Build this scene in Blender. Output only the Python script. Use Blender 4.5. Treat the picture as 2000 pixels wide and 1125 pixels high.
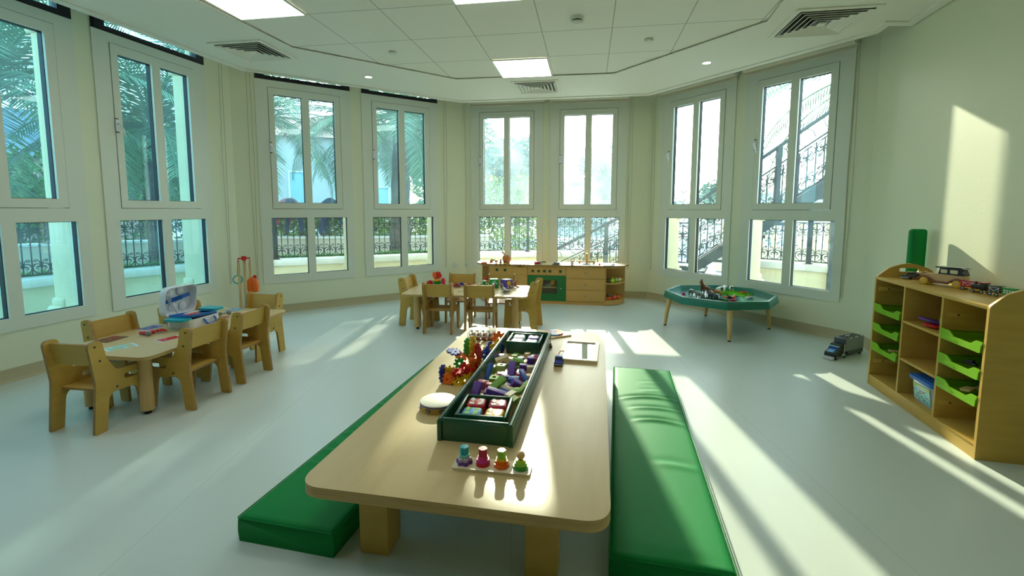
import bpy, bmesh, math, random
from mathutils import Vector, Matrix, Euler
for o in list(bpy.data.objects): bpy.data.objects.remove(o, do_unlink=True)
sc = bpy.context.scene
C = sc.collection
R = math.radians
random.seed(7)

# ------------------------------------------------------------------ camera, sky, sun, exposure
cam_d = bpy.data.cameras.new('camera'); cam = bpy.data.objects.new('camera', cam_d); C.objects.link(cam)
cam_d.sensor_width = 36; cam_d.lens = 16.32; cam_d.shift_y = -0.0324; cam_d.clip_start = 0.05; cam_d.clip_end = 800
cam.location = (0, 0, 1.331)
cam.rotation_euler = (Matrix.Rotation(R(90 - 5.54), 3, 'X') @ Matrix.Rotation(R(0.14), 3, 'Z')).to_euler()
sc.camera = cam
w = bpy.data.worlds.new('world'); sc.world = w; w.use_nodes = True
nt = w.node_tree; bg = nt.nodes['Background']
sky = nt.nodes.new('ShaderNodeTexSky'); sky.sky_type = 'NISHITA'; sky.sun_disc = False
sky.sun_elevation = R(22.5); sky.sun_rotation = R(2); sky.air_density = 1.2; sky.dust_density = 1.6; sky.ozone_density = 1.5
hz = nt.nodes.new('ShaderNodeMixRGB'); hz.inputs[0].default_value = .6; hz.inputs[2].default_value = (2.3, 3.3, 3.5, 1)      # bright high haze
nt.links.new(sky.outputs[0], hz.inputs[1]); nt.links.new(hz.outputs[0], bg.inputs[0]); bg.inputs[1].default_value = 1.05
sun_d = bpy.data.lights.new('sun', 'SUN'); sun_d.energy = 8; sun_d.angle = R(0.7); sun_d.color = (1, .87, .62)
sun = bpy.data.objects.new('sun', sun_d); C.objects.link(sun)
SAZ, SEL = R(1.3), R(22.5)
sd = Vector((math.sin(SAZ) * math.cos(SEL), math.cos(SAZ) * math.cos(SEL), math.sin(SEL)))
sun.rotation_euler = sd.to_track_quat('Z', 'Y').to_euler(); sun.location = sd * 30
sc.view_settings.view_transform = 'Standard'; sc.view_settings.look = 'None'
sc.view_settings.exposure = 0.6; sc.view_settings.gamma = 1; sc.view_settings.use_curve_mapping = False

# ------------------------------------------------------------------ materials
M = {}
def mat(name, col, rough=.5, metal=0, grain=None, emit=None, spec=None, alpha=None, bump=None, trans=None, coat=None):
    """grain: (second colour, scale xyz, amount) noise-streak; bump: (scale, strength)"""
    if name in M: return M[name]
    m = bpy.data.materials.new(name); m.use_nodes = True; M[name] = m
    n = m.node_tree; b = n.nodes['Principled BSDF']
    b.inputs['Base Color'].default_value = (*col, 1); b.inputs['Roughness'].default_value = rough
    b.inputs['Metallic'].default_value = metal
    if spec is not None: b.inputs['Specular IOR Level'].default_value = spec
    if coat: b.inputs['Coat Weight'].default_value = coat; b.inputs['Coat Roughness'].default_value = .15
    if trans: b.inputs['Transmission Weight'].default_value = trans
    if emit: b.inputs['Emission Color'].default_value = (*emit[0], 1); b.inputs['Emission Strength'].default_value = emit[1]
    tc = n.nodes.new('ShaderNodeTexCoord')
    if grain:
        mp = n.nodes.new('ShaderNodeMapping'); mp.inputs['Scale'].default_value = grain[1]
        nz = n.nodes.new('ShaderNodeTexNoise'); nz.inputs['Scale'].default_value = 1; nz.inputs['Detail'].default_value = 5
        mx = n.nodes.new('ShaderNodeMixRGB'); mx.inputs[1].default_value = (*col, 1); mx.inputs[2].default_value = (*grain[0], 1)
        mr = n.nodes.new('ShaderNodeMapRange'); mr.inputs[1].default_value = .35; mr.inputs[2].default_value = .7; mr.inputs[4].default_value = grain[2]
        n.links.new(tc.outputs['Object'], mp.inputs[0]); n.links.new(mp.outputs[0], nz.inputs[0])
        n.links.new(nz.outputs[0], mr.inputs[0]); n.links.new(mr.outputs[0], mx.inputs[0]); n.links.new(mx.outputs[0], b.inputs['Base Color'])
    if bump:
        nz2 = n.nodes.new('ShaderNodeTexNoise'); nz2.inputs['Scale'].default_value = bump[0]; nz2.inputs['Detail'].default_value = 4
        bp = n.nodes.new('ShaderNodeBump'); bp.inputs['Strength'].default_value = bump[1]; bp.inputs['Distance'].default_value = .01
        n.links.new(tc.outputs['Object'], nz2.inputs[0]); n.links.new(nz2.outputs[0], bp.inputs['Height']); n.links.new(bp.outputs[0], b.inputs['Normal'])
    return m
mat('wall_paint', (.80, .82, .61), .45, bump=(60, .05))
mat('ceiling_paint', (.90, .87, .76), .7)
mat('frame_white', (.76, .79, .68), .35)
mat('shadow_gap', (.08, .08, .07), .7)
mat('gasket', (.008, .008, .012), .5)
mat('skirting', (.50, .44, .27), .45)
mat('outside_render', (.80, .70, .45), .8, grain=((.7, .6, .36), (3, 3, 3), .5))
mat('stone_cap', (.80, .76, .66), .8, grain=((.66, .62, .52), (6, 6, 6), .6))
mat('paving', (.60, .58, .52), .85, grain=((.45, .44, .40), (2, 2, 2), .7))
mat('asphalt', (.36, .38, .42), .9, grain=((.28, .3, .34), (1, 1, 1), .7))
mat('sand_wall', (.66, .58, .42), .85, grain=((.5, .44, .3), (1.2, 1.2, 1.2), .7))
mat('iron', (.012, .02, .024), .6, spec=.2)
mat('iron_stair', (.03, .05, .06), .6, spec=.3)
mat('birch', (.60, .38, .085), .45, grain=((.50, .30, .055), (3, 3, 22), .55), spec=.35)
mat('ply_light', (.62, .42, .16), .55, grain=((.42, .24, .07), (4, 4, 120), .7))
mat('wall_rear', (.36, .34, .25), .6)  # unseen wall, coloured dark to weaken light bounced back into the room
mat('birch_top', (.66, .49, .24), .36, grain=((.57, .40, .18), (22, 2, 2), .5), spec=.45)
mat('birch_top_y', (.64, .47, .22), .36, grain=((.54, .38, .16), (14, 1.2, 2), .6), spec=.45)
mat('ply_edge', (.33, .17, .05), .55, grain=((.5, .3, .1), (4, 4, 90), .6))
mat('beech', (.66, .39, .11), .42, grain=((.55, .32, .09), (2, 30, 2), .5))
mat('beech_in', (.62, .38, .14), .5, grain=((.5, .3, .1), (2, 2, 20), .5))
mat('pine', (.74, .50, .20), .45, grain=((.42, .22, .07), (25, 25, 3), .5))
mat('bolt', (.10, .07, .05), .4, .6)
mat('rubber', (.012, .012, .012), .6)
mat('steel', (.65, .65, .65), .22, 1)
mat('vinyl_green', (.004, .22, .045), .55, spec=.14, bump=(35, .03))
mat('vinyl_dark', (.005, .13, .06), .4, bump=(35, .03))
mat('box_green', (.012, .10, .055), .3, spec=.6)
mat('tray_green', (.01, .17, .12), .32)
mat('oven_green', (.004, .16, .035), .4)
mat('lime', (.20, .46, .008), .4, spec=.35)
mat('knob_green', (.01, .08, .03), .4)
mat('dark_glass', (.05, .05, .04), .1)
for nm, c in dict(red=(.62, .012, .012), orange=(.9, .16, .01), yellow=(.85, .52, .01), green=(.02, .32, .05), blue=(.012, .05, .42), purple=(.13, .05, .36),
                  pink=(.72, .05, .20), white=(.82, .82, .80), black=(.015, .015, .015), teal=(.01, .42, .50), lilac=(.60, .48, .60), lgreen=(.30, .62, .06),
                  brown=(.24, .07, .02), grey=(.22, .24, .24), dgrey=(.06, .07, .075), skyblue=(.10, .40, .75), magenta=(.70, .04, .38), cream=(.80, .68, .45),
                  rose=(.50, .03, .08), sand=(.75, .48, .22), mint=(.25, .68, .60), amber=(.55, .18, .03), olive=(.20, .22, .16), silver=(.5, .52, .54), wblue=(.02, .16, .55), lime2=(.45, .68, .05)).items():
    mat('toy_' + nm, c, .35)
for nm, c in dict(purple=(.13, .045, .36), blue=(.02, .10, .42), green=(.22, .45, .05), pink=(.50, .07, .16), wood=(.72, .48, .22), cream=(.78, .66, .42), dgreen=(.03, .28, .06), lilac=(.55, .42, .62), lime=(.50, .66, .18)).items():
    mat('block_' + nm, c, .5, grain=(tuple(x * .75 for x in c), (10, 10, 60), .4))
mat('mirror', (.9, .92, .92), .02, 1)
mat('drumskin', (.85, .82, .68), .5)
mat('plastic_white', (.82, .84, .88), .3)
mat('light_panel', (1, 1, 1), .5, emit=((1, .99, .94), 3.6))
mat('palm_leaf', (.10, .22, .12), .55, grain=((.2, .3, .12), (3, 3, 3), .7))
mat('palm_old', (.45, .25, .06), .6)
mat('bark', (.10, .08, .06), .9, grain=((.05, .04, .03), (4, 4, 12), .8))
mat('leaf', (.10, .26, .03), .6, grain=((.02, .09, .015), (6, 6, 6), .9))
mat('leaf_bright', (.28, .40, .04), .6, grain=((.06, .18, .02), (5, 5, 5), .8))
mat('leaf_haze', (.17, .26, .18), .8, grain=((.10, .18, .13), (2, 2, 2), .7))  # distance haze put into the leaf colour
mat('grass', (.10, .38, .02), .6, grain=((.03, .2, .01), (20, 20, 20), .8))
mat('hill', (.30, .36, .36), .95, grain=((.22, .28, .28), (.05, .05, .05), .8))  # pale because haze of distance is mixed into the colour
mat('villa', (.46, .48, .46), .8)
mat('villa_roof', (.35, .2, .14), .8)
mat('curtain_blue', (.25, .48, .58), .7)
mat('skin', (.45, .26, .16), .6)
mat('navy', (.01, .025, .10), .8)
mat('blind', (.74, .70, .55), .7)
mat('cord', (.45, .42, .34), .6)
mat('floor_vinyl', (.70, .71, .66), .33, spec=.42)
def glass(name, tint, dust_haze):
    m = bpy.data.materials.new(name); m.use_nodes = True; M[name] = m; n = m.node_tree
    for x in list(n.nodes): n.nodes.remove(x)
    out = n.nodes.new('ShaderNodeOutputMaterial'); tr = n.nodes.new('ShaderNodeBsdfTransparent'); gl = n.nodes.new('ShaderNodeBsdfGlossy')
    tl = n.nodes.new('ShaderNodeBsdfTranslucent'); tl.inputs[0].default_value = (.75, .95, 1, 1)  # translucent dust film, doubling as the outdoor haze seen through the panes
    tr.inputs[0].default_value = (*tint, 1); gl.inputs['Roughness'].default_value = .01; gl.inputs[0].default_value = (.9, 1, 1, 1)
    lw = n.nodes.new('ShaderNodeLayerWeight'); lw.inputs[0].default_value = .5
    pw = n.nodes.new('ShaderNodeMath'); pw.operation = 'POWER'; pw.inputs[1].default_value = 4.5; n.links.new(lw.outputs['Facing'], pw.inputs[0])
    fr = n.nodes.new('ShaderNodeMath'); fr.operation = 'MULTIPLY_ADD'; fr.inputs[1].default_value = .95; fr.inputs[2].default_value = .035; n.links.new(pw.outputs[0], fr.inputs[0])
    m1 = n.nodes.new('ShaderNodeMixShader'); m2 = n.nodes.new('ShaderNodeMixShader')
    tc = n.nodes.new('ShaderNodeTexCoord'); nz = n.nodes.new('ShaderNodeTexNoise'); nz.inputs['Scale'].default_value = 2.5; nz.inputs['Detail'].default_value = 8
    mr = n.nodes.new('ShaderNodeMapRange'); mr.inputs[1].default_value = .3; mr.inputs[2].default_value = .7; mr.inputs[3].default_value = dust_haze * .35; mr.inputs[4].default_value = dust_haze
    L = n.links.new
    L(tc.outputs['Object'], nz.inputs[0]); L(nz.outputs[0], mr.inputs[0]); L(mr.outputs[0], m1.inputs[0]); L(tr.outputs[0], m1.inputs[1]); L(tl.outputs[0], m1.inputs[2])
    L(fr.outputs[0], m2.inputs[0]); L(m1.outputs[0], m2.inputs[1]); L(gl.outputs[0], m2.inputs[2]); L(m2.outputs[0], out.inputs[0])
glass('glass_clear', (.90, .965, .98), .03)
glass('glass_dusty_hazy', (.88, .955, .97), .17)
glass('glass_bay', (.74, .90, .94), .12)
glass('glass_left', (.54, .77, .84), .06)
def tiles():
    m = mat('ceiling_tiles', (.90, .87, .76), .8); n = m.node_tree; L = n.links.new; b = n.nodes['Principled BSDF']
    tc = n.nodes.new('ShaderNodeTexCoord'); sp = n.nodes.new('ShaderNodeSeparateXYZ'); L(tc.outputs['Object'], sp.inputs[0])
    fac = None
    for ax, step in ((0, .61), (1, .67)):
        a = n.nodes.new('ShaderNodeMath'); a.operation = 'DIVIDE'; L(sp.outputs[ax], a.inputs[0]); a.inputs[1].default_value = step
        f = n.nodes.new('ShaderNodeMath'); f.operation = 'PINGPONG'; L(a.outputs[0], f.inputs[0]); f.inputs[1].default_value = .5
        c = n.nodes.new('ShaderNodeMath'); c.operation = 'LESS_THAN'; L(f.outputs[0], c.inputs[0]); c.inputs[1].default_value = .006
        if fac is None: fac = c
        else:
            mm = n.nodes.new('ShaderNodeMath'); mm.operation = 'MAXIMUM'; L(fac.outputs[0], mm.inputs[0]); L(c.outputs[0], mm.inputs[1]); fac = mm
    mx = n.nodes.new('ShaderNodeMixRGB'); mx.inputs[1].default_value = (.90, .87, .76, 1); mx.inputs[2].default_value = (.42, .42, .36, 1)
    L(fac.outputs[0], mx.inputs[0]); L(mx.outputs[0], b.inputs['Base Color'])
tiles()
def floor_mat():
    m = M['floor_vinyl']; n = m.node_tree; L = n.links.new; b = n.nodes['Principled BSDF']
    tc = n.nodes.new('ShaderNodeTexCoord'); nz = n.nodes.new('ShaderNodeTexNoise'); nz.inputs['Scale'].default_value = 1.3; nz.inputs['Detail'].default_value = 3
    mx = n.nodes.new('ShaderNodeMixRGB'); mx.inputs[1].default_value = (.61, .67, .62, 1); mx.inputs[2].default_value = (.65, .71, .66, 1)
    sp = n.nodes.new('ShaderNodeSeparateXYZ'); L(tc.outputs['Object'], sp.inputs[0])
    a = n.nodes.new('ShaderNodeMath'); a.operation = 'DIVIDE'; L(sp.outputs[0], a.inputs[0]); a.inputs[1].default_value = 1.5
    f = n.nodes.new('ShaderNodeMath'); f.operation = 'PINGPONG'; L(a.outputs[0], f.inputs[0]); f.inputs[1].default_value = .5
    c = n.nodes.new('ShaderNodeMath'); c.operation = 'LESS_THAN'; L(f.outputs[0], c.inputs[0]); c.inputs[1].default_value = .0016
    m2 = n.nodes.new('ShaderNodeMixRGB'); m2.inputs[2].default_value = (.54, .60, .55, 1)
    L(tc.outputs['Object'], nz.inputs[0]); L(nz.outputs[0], mx.inputs[0]); L(mx.outputs[0], m2.inputs[1]); L(c.outputs[0], m2.inputs[0]); L(m2.outputs[0], b.inputs['Base Color'])
floor_mat()

# ------------------------------------------------------------------ mesh helpers
def TR(x=0, y=0, z=0, rz=0, rx=0, ry=0):
    return Matrix.Translation((x, y, z)) @ Euler((R(rx), R(ry), R(rz)), 'XYZ').to_matrix().to_4x4()
I4 = Matrix()
def bm_new(): return bmesh.new()
def add_box(bm, s, c=(0, 0, 0), m=I4, bev=0, seg=2, mi=0):
    r = bmesh.ops.create_cube(bm, size=1, matrix=m @ Matrix.Translation(c) @ Matrix.Diagonal((s[0], s[1], s[2], 1)))
    vs = r['verts']; fs = list({f for v in vs for f in v.link_faces})
    for f in fs: f.material_index = mi
    if bev:
        es = list({e for v in vs for e in v.link_edges})
        rb = bmesh.ops.bevel(bm, geom=es, offset=bev, segments=seg, profile=.5, affect='EDGES', clamp_overlap=True)
        for f in rb['faces']: f.material_index = mi
def add_cyl(bm, r, h, m=I4, r2=None, n=20, mi=0, bev=0):
    """axis z from 0 to h"""
    g = bmesh.ops.create_cone(bm, cap_ends=True, segments=n, radius1=r, radius2=r if r2 is None else r2, depth=h, matrix=m @ Matrix.Translation((0, 0, h / 2)))
    vs = g['verts']; fs = list({f for v in vs for f in v.link_faces})
    for f in fs: f.material_index = mi
    if bev:
        es = list({e for f in fs if len(f.verts) > 4 for e in f.edges})
        bmesh.ops.bevel(bm, geom=es, offset=bev, segments=2, profile=.5, affect='EDGES')
def add_sph(bm, r, m=I4, s=(1, 1, 1), n=14, mi=0):
    g = bmesh.ops.create_uvsphere(bm, u_segments=n, v_segments=max(6, n * 2 // 3), radius=r, matrix=m @ Matrix.Diagonal((s[0], s[1], s[2], 1)))
    for f in {f for v in g['verts'] for f in v.link_faces}: f.material_index = mi
def add_lathe(bm, prof, m=I4, n=24, mi=0):
    rings = []
    for r, z in prof:
        if r < 1e-5: rings.append([bm.verts.new(m @ Vector((0, 0, z)))])
        else: rings.append([bm.verts.new(m @ Vector((r * math.cos(2 * math.pi * k / n), r * math.sin(2 * math.pi * k / n), z))) for k in range(n)])
    for a, b in zip(rings, rings[1:]):
        for k in range(n):
            k2 = (k + 1) % n
            if len(a) == 1 and len(b) == 1: continue
            if len(a) == 1: f = bm.faces.new((a[0], b[k], b[k2]))
            elif len(b) == 1: f = bm.faces.new((a[k], a[k2], b[0]))
            else: f = bm.faces.new((a[k], a[k2], b[k2], b[k]))
            f.material_index = mi
MESHES = {}
def add_tube(bm, pts, r, n=6, m=I4, mi=0, closed=False, caps=True):
    P = [m @ Vector(p) for p in pts]; k = len(P)
    rad = r if isinstance(r, (list, tuple)) else [r] * k
    up = None; rings = []
    for i in range(k):
        if closed: t = P[(i + 1) % k] - P[i - 1]
        else: t = P[min(i + 1, k - 1)] - P[max(i - 1, 0)]
        if t.length < 1e-9: t = Vector((0, 0, 1))
        t.normalize()
        if up is None: up = t.orthogonal().normalized()
        else:
            up = up - t * up.dot(t)
            up = up.normalized() if up.length > 1e-6 else t.orthogonal().normalized()
        b = t.cross(up)
        rings.append([bm.verts.new(P[i] + (up * math.cos(2 * math.pi * j / n) + b * math.sin(2 * math.pi * j / n)) * rad[i]) for j in range(n)])
    rr = list(zip(rings, rings[1:])) + ([(rings[-1], rings[0])] if closed else [])
    for a, b in rr:
        for j in range(n):
            f = bm.faces.new((a[j], a[(j + 1) % n], b[(j + 1) % n], b[j])); f.material_index = mi
    if caps and not closed:
        for g, rv in ((rings[0], True), (rings[-1], False)):
            f = bm.faces.new(list(reversed(g)) if rv else g); f.material_index = mi
def fillet(pts, seg=5):
    """pts: (x, y, radius) -> rounded outline"""
    out = []; n = len(pts)
    for i in range(n):
        p = Vector(pts[i][:2]); r = pts[i][2] if len(pts[i]) > 2 else 0
        a = Vector(pts[i - 1][:2]); b = Vector(pts[(i + 1) % n][:2])
        if r <= 0: out.append((p.x, p.y)); continue
        u = (a - p); v = (b - p); lu, lv = u.length, v.length; u.normalize(); v.normalize()
        ang = u.angle(v)
        if ang > math.pi - .02: out.append((p.x, p.y)); continue
        d = min(r / math.tan(ang / 2), lu * .49, lv * .49)
        p0 = p + u * d; p1 = p + v * d
        for k in range(seg + 1):
            t = k / seg
            q = p0 * (1 - t) ** 2 + p * 2 * t * (1 - t) + p1 * t ** 2
            out.append((q.x, q.y))
    return out
def rrect(w, h, r, cx=0, cy=0, seg=5):
    return fillet([(cx - w / 2, cy - h / 2, r), (cx + w / 2, cy - h / 2, r), (cx + w / 2, cy + h / 2, r), (cx - w / 2, cy + h / 2, r)], seg)
def circ(r, cx=0, cy=0, n=24): return [(cx + r * math.cos(2 * math.pi * k / n), cy + r * math.sin(2 * math.pi * k / n)) for k in range(n)]
def add_prism(bm, loops, h, m=I4, mi=0, side=None):
    """2D outline (first) with holes, extruded z 0..h of matrix m"""
    if isinstance(loops[0][0], (int, float)): loops = [loops]
    side = mi if side is None else side
    t = bmesh.new(); es = []
    for lp in loops:
        vs = [t.verts.new((x, y, 0)) for x, y in lp]
        for i in range(len(vs)): es.append(t.edges.new((vs[i], vs[(i + 1) % len(vs)])))
    if len(loops) == 1: t.faces.new([e.verts[0] for e in es])
    else: bmesh.ops.triangle_fill(t, edges=es, use_beauty=True)
    t.verts.index_update()
    lo = [bm.verts.new(m @ Vector((v.co.x, v.co.y, 0))) for v in t.verts]; hi = [bm.verts.new(m @ Vector((v.co.x, v.co.y, h))) for v in t.verts]
    for f in t.faces:
        ii = [v.index for v in f.verts]
        if f.normal.z < 0 or (len(loops) == 1 and sum(loops[0][i][0] * loops[0][(i + 1) % len(ii)][1] - loops[0][(i + 1) % len(ii)][0] * loops[0][i][1] for i in range(len(ii))) < 0): ii = ii[::-1]
        a = bm.faces.new([hi[i] for i in ii]); b = bm.faces.new([lo[i] for i in reversed(ii)]); a.material_index = b.material_index = mi
    k = 0
    for li, lp in enumerate(loops):
        n = len(lp); area = sum(lp[i][0] * lp[(i + 1) % n][1] - lp[(i + 1) % n][0] * lp[i][1] for i in range(n))
        for i in range(n):
            a, b = k + i, k + (i + 1) % n
            q = (lo[a], lo[b], hi[b], hi[a])
            if (area < 0) != (li > 0): q = q[::-1]
            f = bm.faces.new(q); f.material_index = side
        k += n
    t.free()
def build(name, bm, mats, parent=None, loc=None, rot=None, ang=40, matrix=None):
    me = bpy.data.meshes.new(name)
    bmesh.ops.recalc_face_normals(bm, faces=bm.faces)
    lim = R(ang)
    for e in bm.edges:
        if len(e.link_faces) == 2:
            e.smooth = e.calc_face_angle(0) < lim
        else: e.smooth = False
    for f in bm.faces: f.smooth = True
    bm.to_mesh(me); bm.free()
    if not isinstance(mats, (list, tuple)): mats = [mats]
    for m in mats: me.materials.append(M[m] if isinstance(m, str) else m)
    o = bpy.data.objects.new(name, me); C.objects.link(o)
    if parent: o.parent = parent
    if matrix is not None: o.matrix_local = matrix
    if loc is not None: o.location = loc
    if rot is not None: o.rotation_euler = [R(a) for a in rot]
    return o
def thing(name, label, cat, loc=(0, 0, 0), rz=0, group=None, rot=None):
    o = bpy.data.objects.new(name, None); C.objects.link(o); o.empty_display_size = .05
    o.location = loc; o.rotation_euler = (0, 0, R(rz)) if rot is None else [R(a) for a in rot]
    o['label'] = label; o['category'] = cat
    if group: o['group'] = group
    return o
def tag(o, label, cat, group=None):
    o['label'] = label; o['category'] = cat
    if group: o['group'] = group
    return o
def struct(o): o['kind'] = 'structure'; return o
def copy_tree(o, parent=None):
    c = o.copy(); C.objects.link(c)
    if parent is not None: c.parent = parent
    for ch in list(o.children): copy_tree(ch, c)
    return c
def dup(o, loc, rz, label=None, group=None, rot=None):
    c = copy_tree(o); c.location = loc; c.rotation_euler = (0, 0, R(rz)) if rot is None else [R(a) for a in rot]
    if label: c['label'] = label
    if group: c['group'] = group
    return c
def skin(name, verts, edges, radii, mats, parent=None, sub=1, root=0, colour=None, matrix=None):
    """continuous body grown over a skeleton; colour(co)->material index"""
    me = bpy.data.meshes.new(name); me.from_pydata(verts, edges, []); o = bpy.data.objects.new(name, me); C.objects.link(o)
    md = o.modifiers.new('s', 'SKIN'); md.use_smooth_shade = True
    for i, v in enumerate(me.skin_vertices[0].data):
        r = radii[i]; v.radius = (r, r) if isinstance(r, (int, float)) else r
        v.use_root = (i == root)
    if sub: s = o.modifiers.new('d', 'SUBSURF'); s.levels = s.render_levels = sub
    dg = bpy.context.evaluated_depsgraph_get(); dg.update()
    nm = bpy.data.meshes.new_from_object(o.evaluated_get(dg))
    bpy.data.objects.remove(o, do_unlink=True)
    nm.materials.clear()
    for m in (mats if isinstance(mats, (list, tuple)) else [mats]): nm.materials.append(M[m])
    for p in nm.polygons:
        p.use_smooth = True; p.material_index = colour(p.center) if colour else 0
    ob = bpy.data.objects.new(name, nm); C.objects.link(ob)
    if parent: ob.parent = parent
    if matrix is not None: ob.matrix_local = matrix
    return ob
def chain(*pts):
    """pts -> verts list, edges for one chain"""
    return list(pts), [(i, i + 1) for i in range(len(pts) - 1)]

# ------------------------------------------------------------------ the room
AZ = [13.31, 55.97, 99.94, 149.05, 193.3]
DD = [4.574, 6.582, 7.198, 5.343, 2.345]
NN = [Vector((-math.cos(R(a)), math.sin(R(a)))) for a in AZ]
TT = [Vector((math.sin(R(a)), math.cos(R(a)))) for a in AZ]
def isect(n1, d1, n2, d2):
    det = n1.x * n2.y - n1.y * n2.x
    return Vector(((d1 * n2.y - n1.y * d2) / det, (n1.x * d2 - d1 * n2.x) / det))
BN, BD = Vector((math.sin(R(8)) * -1, -math.cos(R(8)))), 2.6          # wall behind the viewer
def wall_m(i): return Matrix.Translation((*(NN[i] * DD[i]), 0)) @ Matrix.Rotation(R(90 - AZ[i]), 4, 'Z')
PB0 = isect(NN[0], DD[0], BN, BD); PC = [isect(NN[i], DD[i], NN[i + 1], DD[i + 1]) for i in range(4)]; PB1 = isect(NN[4], DD[4], BN, BD)
ends = [(PB0, PC[0]), (PC[0], PC[1]), (PC[1], PC[2]), (PC[2], PC[3]), (PC[3], PB1)]
WINS = {0: [.845, 2.125, 3.405], 1: [.792, 2.078], 2: [-1.780, -.530], 3: [-4.585, -3.318], 4: []}  # first left-wall window is unseen, added for its daylight
H = 3.5; TH = .22
XZ = lambda y0: Matrix(((1, 0, 0, 0), (0, 0, -1, y0), (0, 1, 0, 0), (0, 0, 0, 1)))   # (x, y2d, h) -> (x, y0 - h, y2d)
def rc(x0, x1, z0, z1): return [(x0, z0), (x1, z0), (x1, z1), (x0, z1)]
names = ['wall_left', 'wall_left_bay', 'wall_back', 'wall_right_bay', 'wall_right']
for i in range(5):
    s0 = ends[i][0].dot(TT[i]); s1 = ends[i][1].dot(TT[i])
    loops = [rc(s0 - (.085 if i else 0), s1 + (.085 if i < 4 else 0), 0, H)]
    for s in WINS[i]:
        loops.append(rc(s - .12, s + .98, .405, 2.905))
        if i < 2: loops.append(rc(s - .12, s + .98, 2.93, 3.40))
    bm = bm_new(); add_prism(bm, loops, TH, XZ(TH), 0, 1)
    for f in bm.faces:
        if f.calc_center_median().y > TH - .001 and abs(f.normal.y) > .5: f.material_index = 1
    struct(build(names[i], bm, ['wall_paint', 'outside_render'], matrix=wall_m(i)))
    # coved skirting along the foot of the wall
    bm = bm_new()
    prof = [(0, 0), (-.030, 0), (-.018, .008), (-.010, .02), (-.007, .10), (0, .10)]
    t = Matrix(((0, 0, 1, s0 + .01), (1, 0, 0, 0), (0, 1, 0, 0), (0, 0, 0, 1)))
    add_prism(bm, prof, s1 - s0 - .02, t)
    struct(build('baseboard_' + names[i][5:], bm, 'skirting', matrix=wall_m(i)))
bm = bm_new(); mid = (PB0 + PB1) / 2; L_ = (PB1 - PB0).length
add_box(bm, (L_ + .3, TH, H), (0, -TH / 2, H / 2))
struct(build('wall_front', bm, 'wall_rear', loc=(mid.x, mid.y, 0), rot=(0, 0, math.degrees(math.atan2((PB1 - PB0).y, (PB1 - PB0).x)))))
poly = [tuple(PB0)] + [tuple(p) for p in PC] + [tuple(PB1)]
bm = bm_new(); add_prism(bm, poly[::-1], .1, TR(0, 0, -.1)); fl = struct(build('floor', bm, 'floor_vinyl'))
bm = bm_new(); add_prism(bm, poly[::-1], .1, TR(0, 0, H)); struct(build('ceiling', bm, 'ceiling_paint'))

# suspended ceiling: plaster margin with a raised edge, tiled field, light panels
ZC = 2.89
ins = [(NN[0], DD[0] - .37), (NN[1], DD[1] - .41), (NN[2], DD[2] - .49), (NN[3], DD[3] - .41), (NN[4], DD[4] - .2)]
def outline(off, step):
    I = [(n, d - off) for n, d in ins]
    p = [isect(I[0][0], I[0][1], BN, BD - .01 if not off else BD - .1), isect(*I[0], *I[1]), isect(*I[1], *I[2]), isect(*I[2], *I[3]), isect(*I[3], *I[4])]
    q = isect(*I[4], Vector((0, 1)), 4.075 - off)
    wd = DD[4] - .01 - (off if step else 0)
    p += [q, isect(NN[4], wd, Vector((0, 1)), 4.075 - off), isect(NN[4], wd, BN, BD - .01 if not off else BD - .1)]
    return [tuple(v) for v in p]
oo = outline(0, False)[::-1]; io = outline(.075, True)[::-1]
tn = [(-3.62, -2.0), (-2.16, 4.69), (-.68, 5.79), (1.18, 5.54), (2.14, 4.03), (.70, -2.0)][::-1]
bm = bm_new(); add_prism(bm, [oo, tn], .07, TR(0, 0, ZC)); mar = struct(build('ceiling', bm, 'ceiling_paint'))
bm = bm_new(); add_prism(bm, [oo, io], .012, TR(0, 0, ZC - .012)); build('edge_band', bm, 'ceiling_paint', mar)
bm = bm_new()
def inset(pl, d):
    c = Vector((sum(p[0] for p in pl) / len(pl), sum(p[1] for p in pl) / len(pl)))
    return [tuple(c + (Vector(p) - c) * (1 - d / (Vector(p) - c).length)) for p in pl]
add_prism(bm, [tn, inset(tn, .035)], .008, TR(0, 0, ZC - .004)); build('grid_border', bm, 'ceiling_paint', mar)
bm = bm_new(); gm = TR(-.34, 4.39, ZC + .012, -9.3); gi = gm.inverted()
add_prism(bm, [tuple((gi @ Vector((p[0], p[1], 0)))[:2]) for p in inset(tn, .001)], .03); build('tile_field', bm, 'ceiling_tiles', mar, matrix=gm)
GU, GV = .61, .67
def panel(a, b, lab):
    t = thing('light_panel', lab, 'ceiling light', gm @ Vector(((a + .5) * GU, (b + .5) * GV, -.012)), -9.3, group='square ceiling light panels')
    bm = bm_new(); add_prism(bm, [rrect(.6, .66, .005), rrect(.57, .63, .005)], .012, TR(0, 0, -.004)); build('trim', bm, 'frame_white', t)
    bm = bm_new(); add_box(bm, (.575, .635, .006), (0, 0, .003)); build('diffuser', bm, 'light_panel', t)
    return t
panel(0, 1, 'square white light panel in the ceiling just in front of the middle air vent')
panel(-3, -2, 'square white light panel at the upper left corner of the tiled ceiling')
panel(0, -2, 'square white light panel cut off by the top edge of the view, above the middle')
for a, b, lab in ((-3, -5, 'left'), (0, -5, 'right')): panel(a, b, 'added square white light panel, unseen behind the viewer, the %s one of the near pair' % lab)  # unseen panels added on the ceiling grid to light the room
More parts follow.
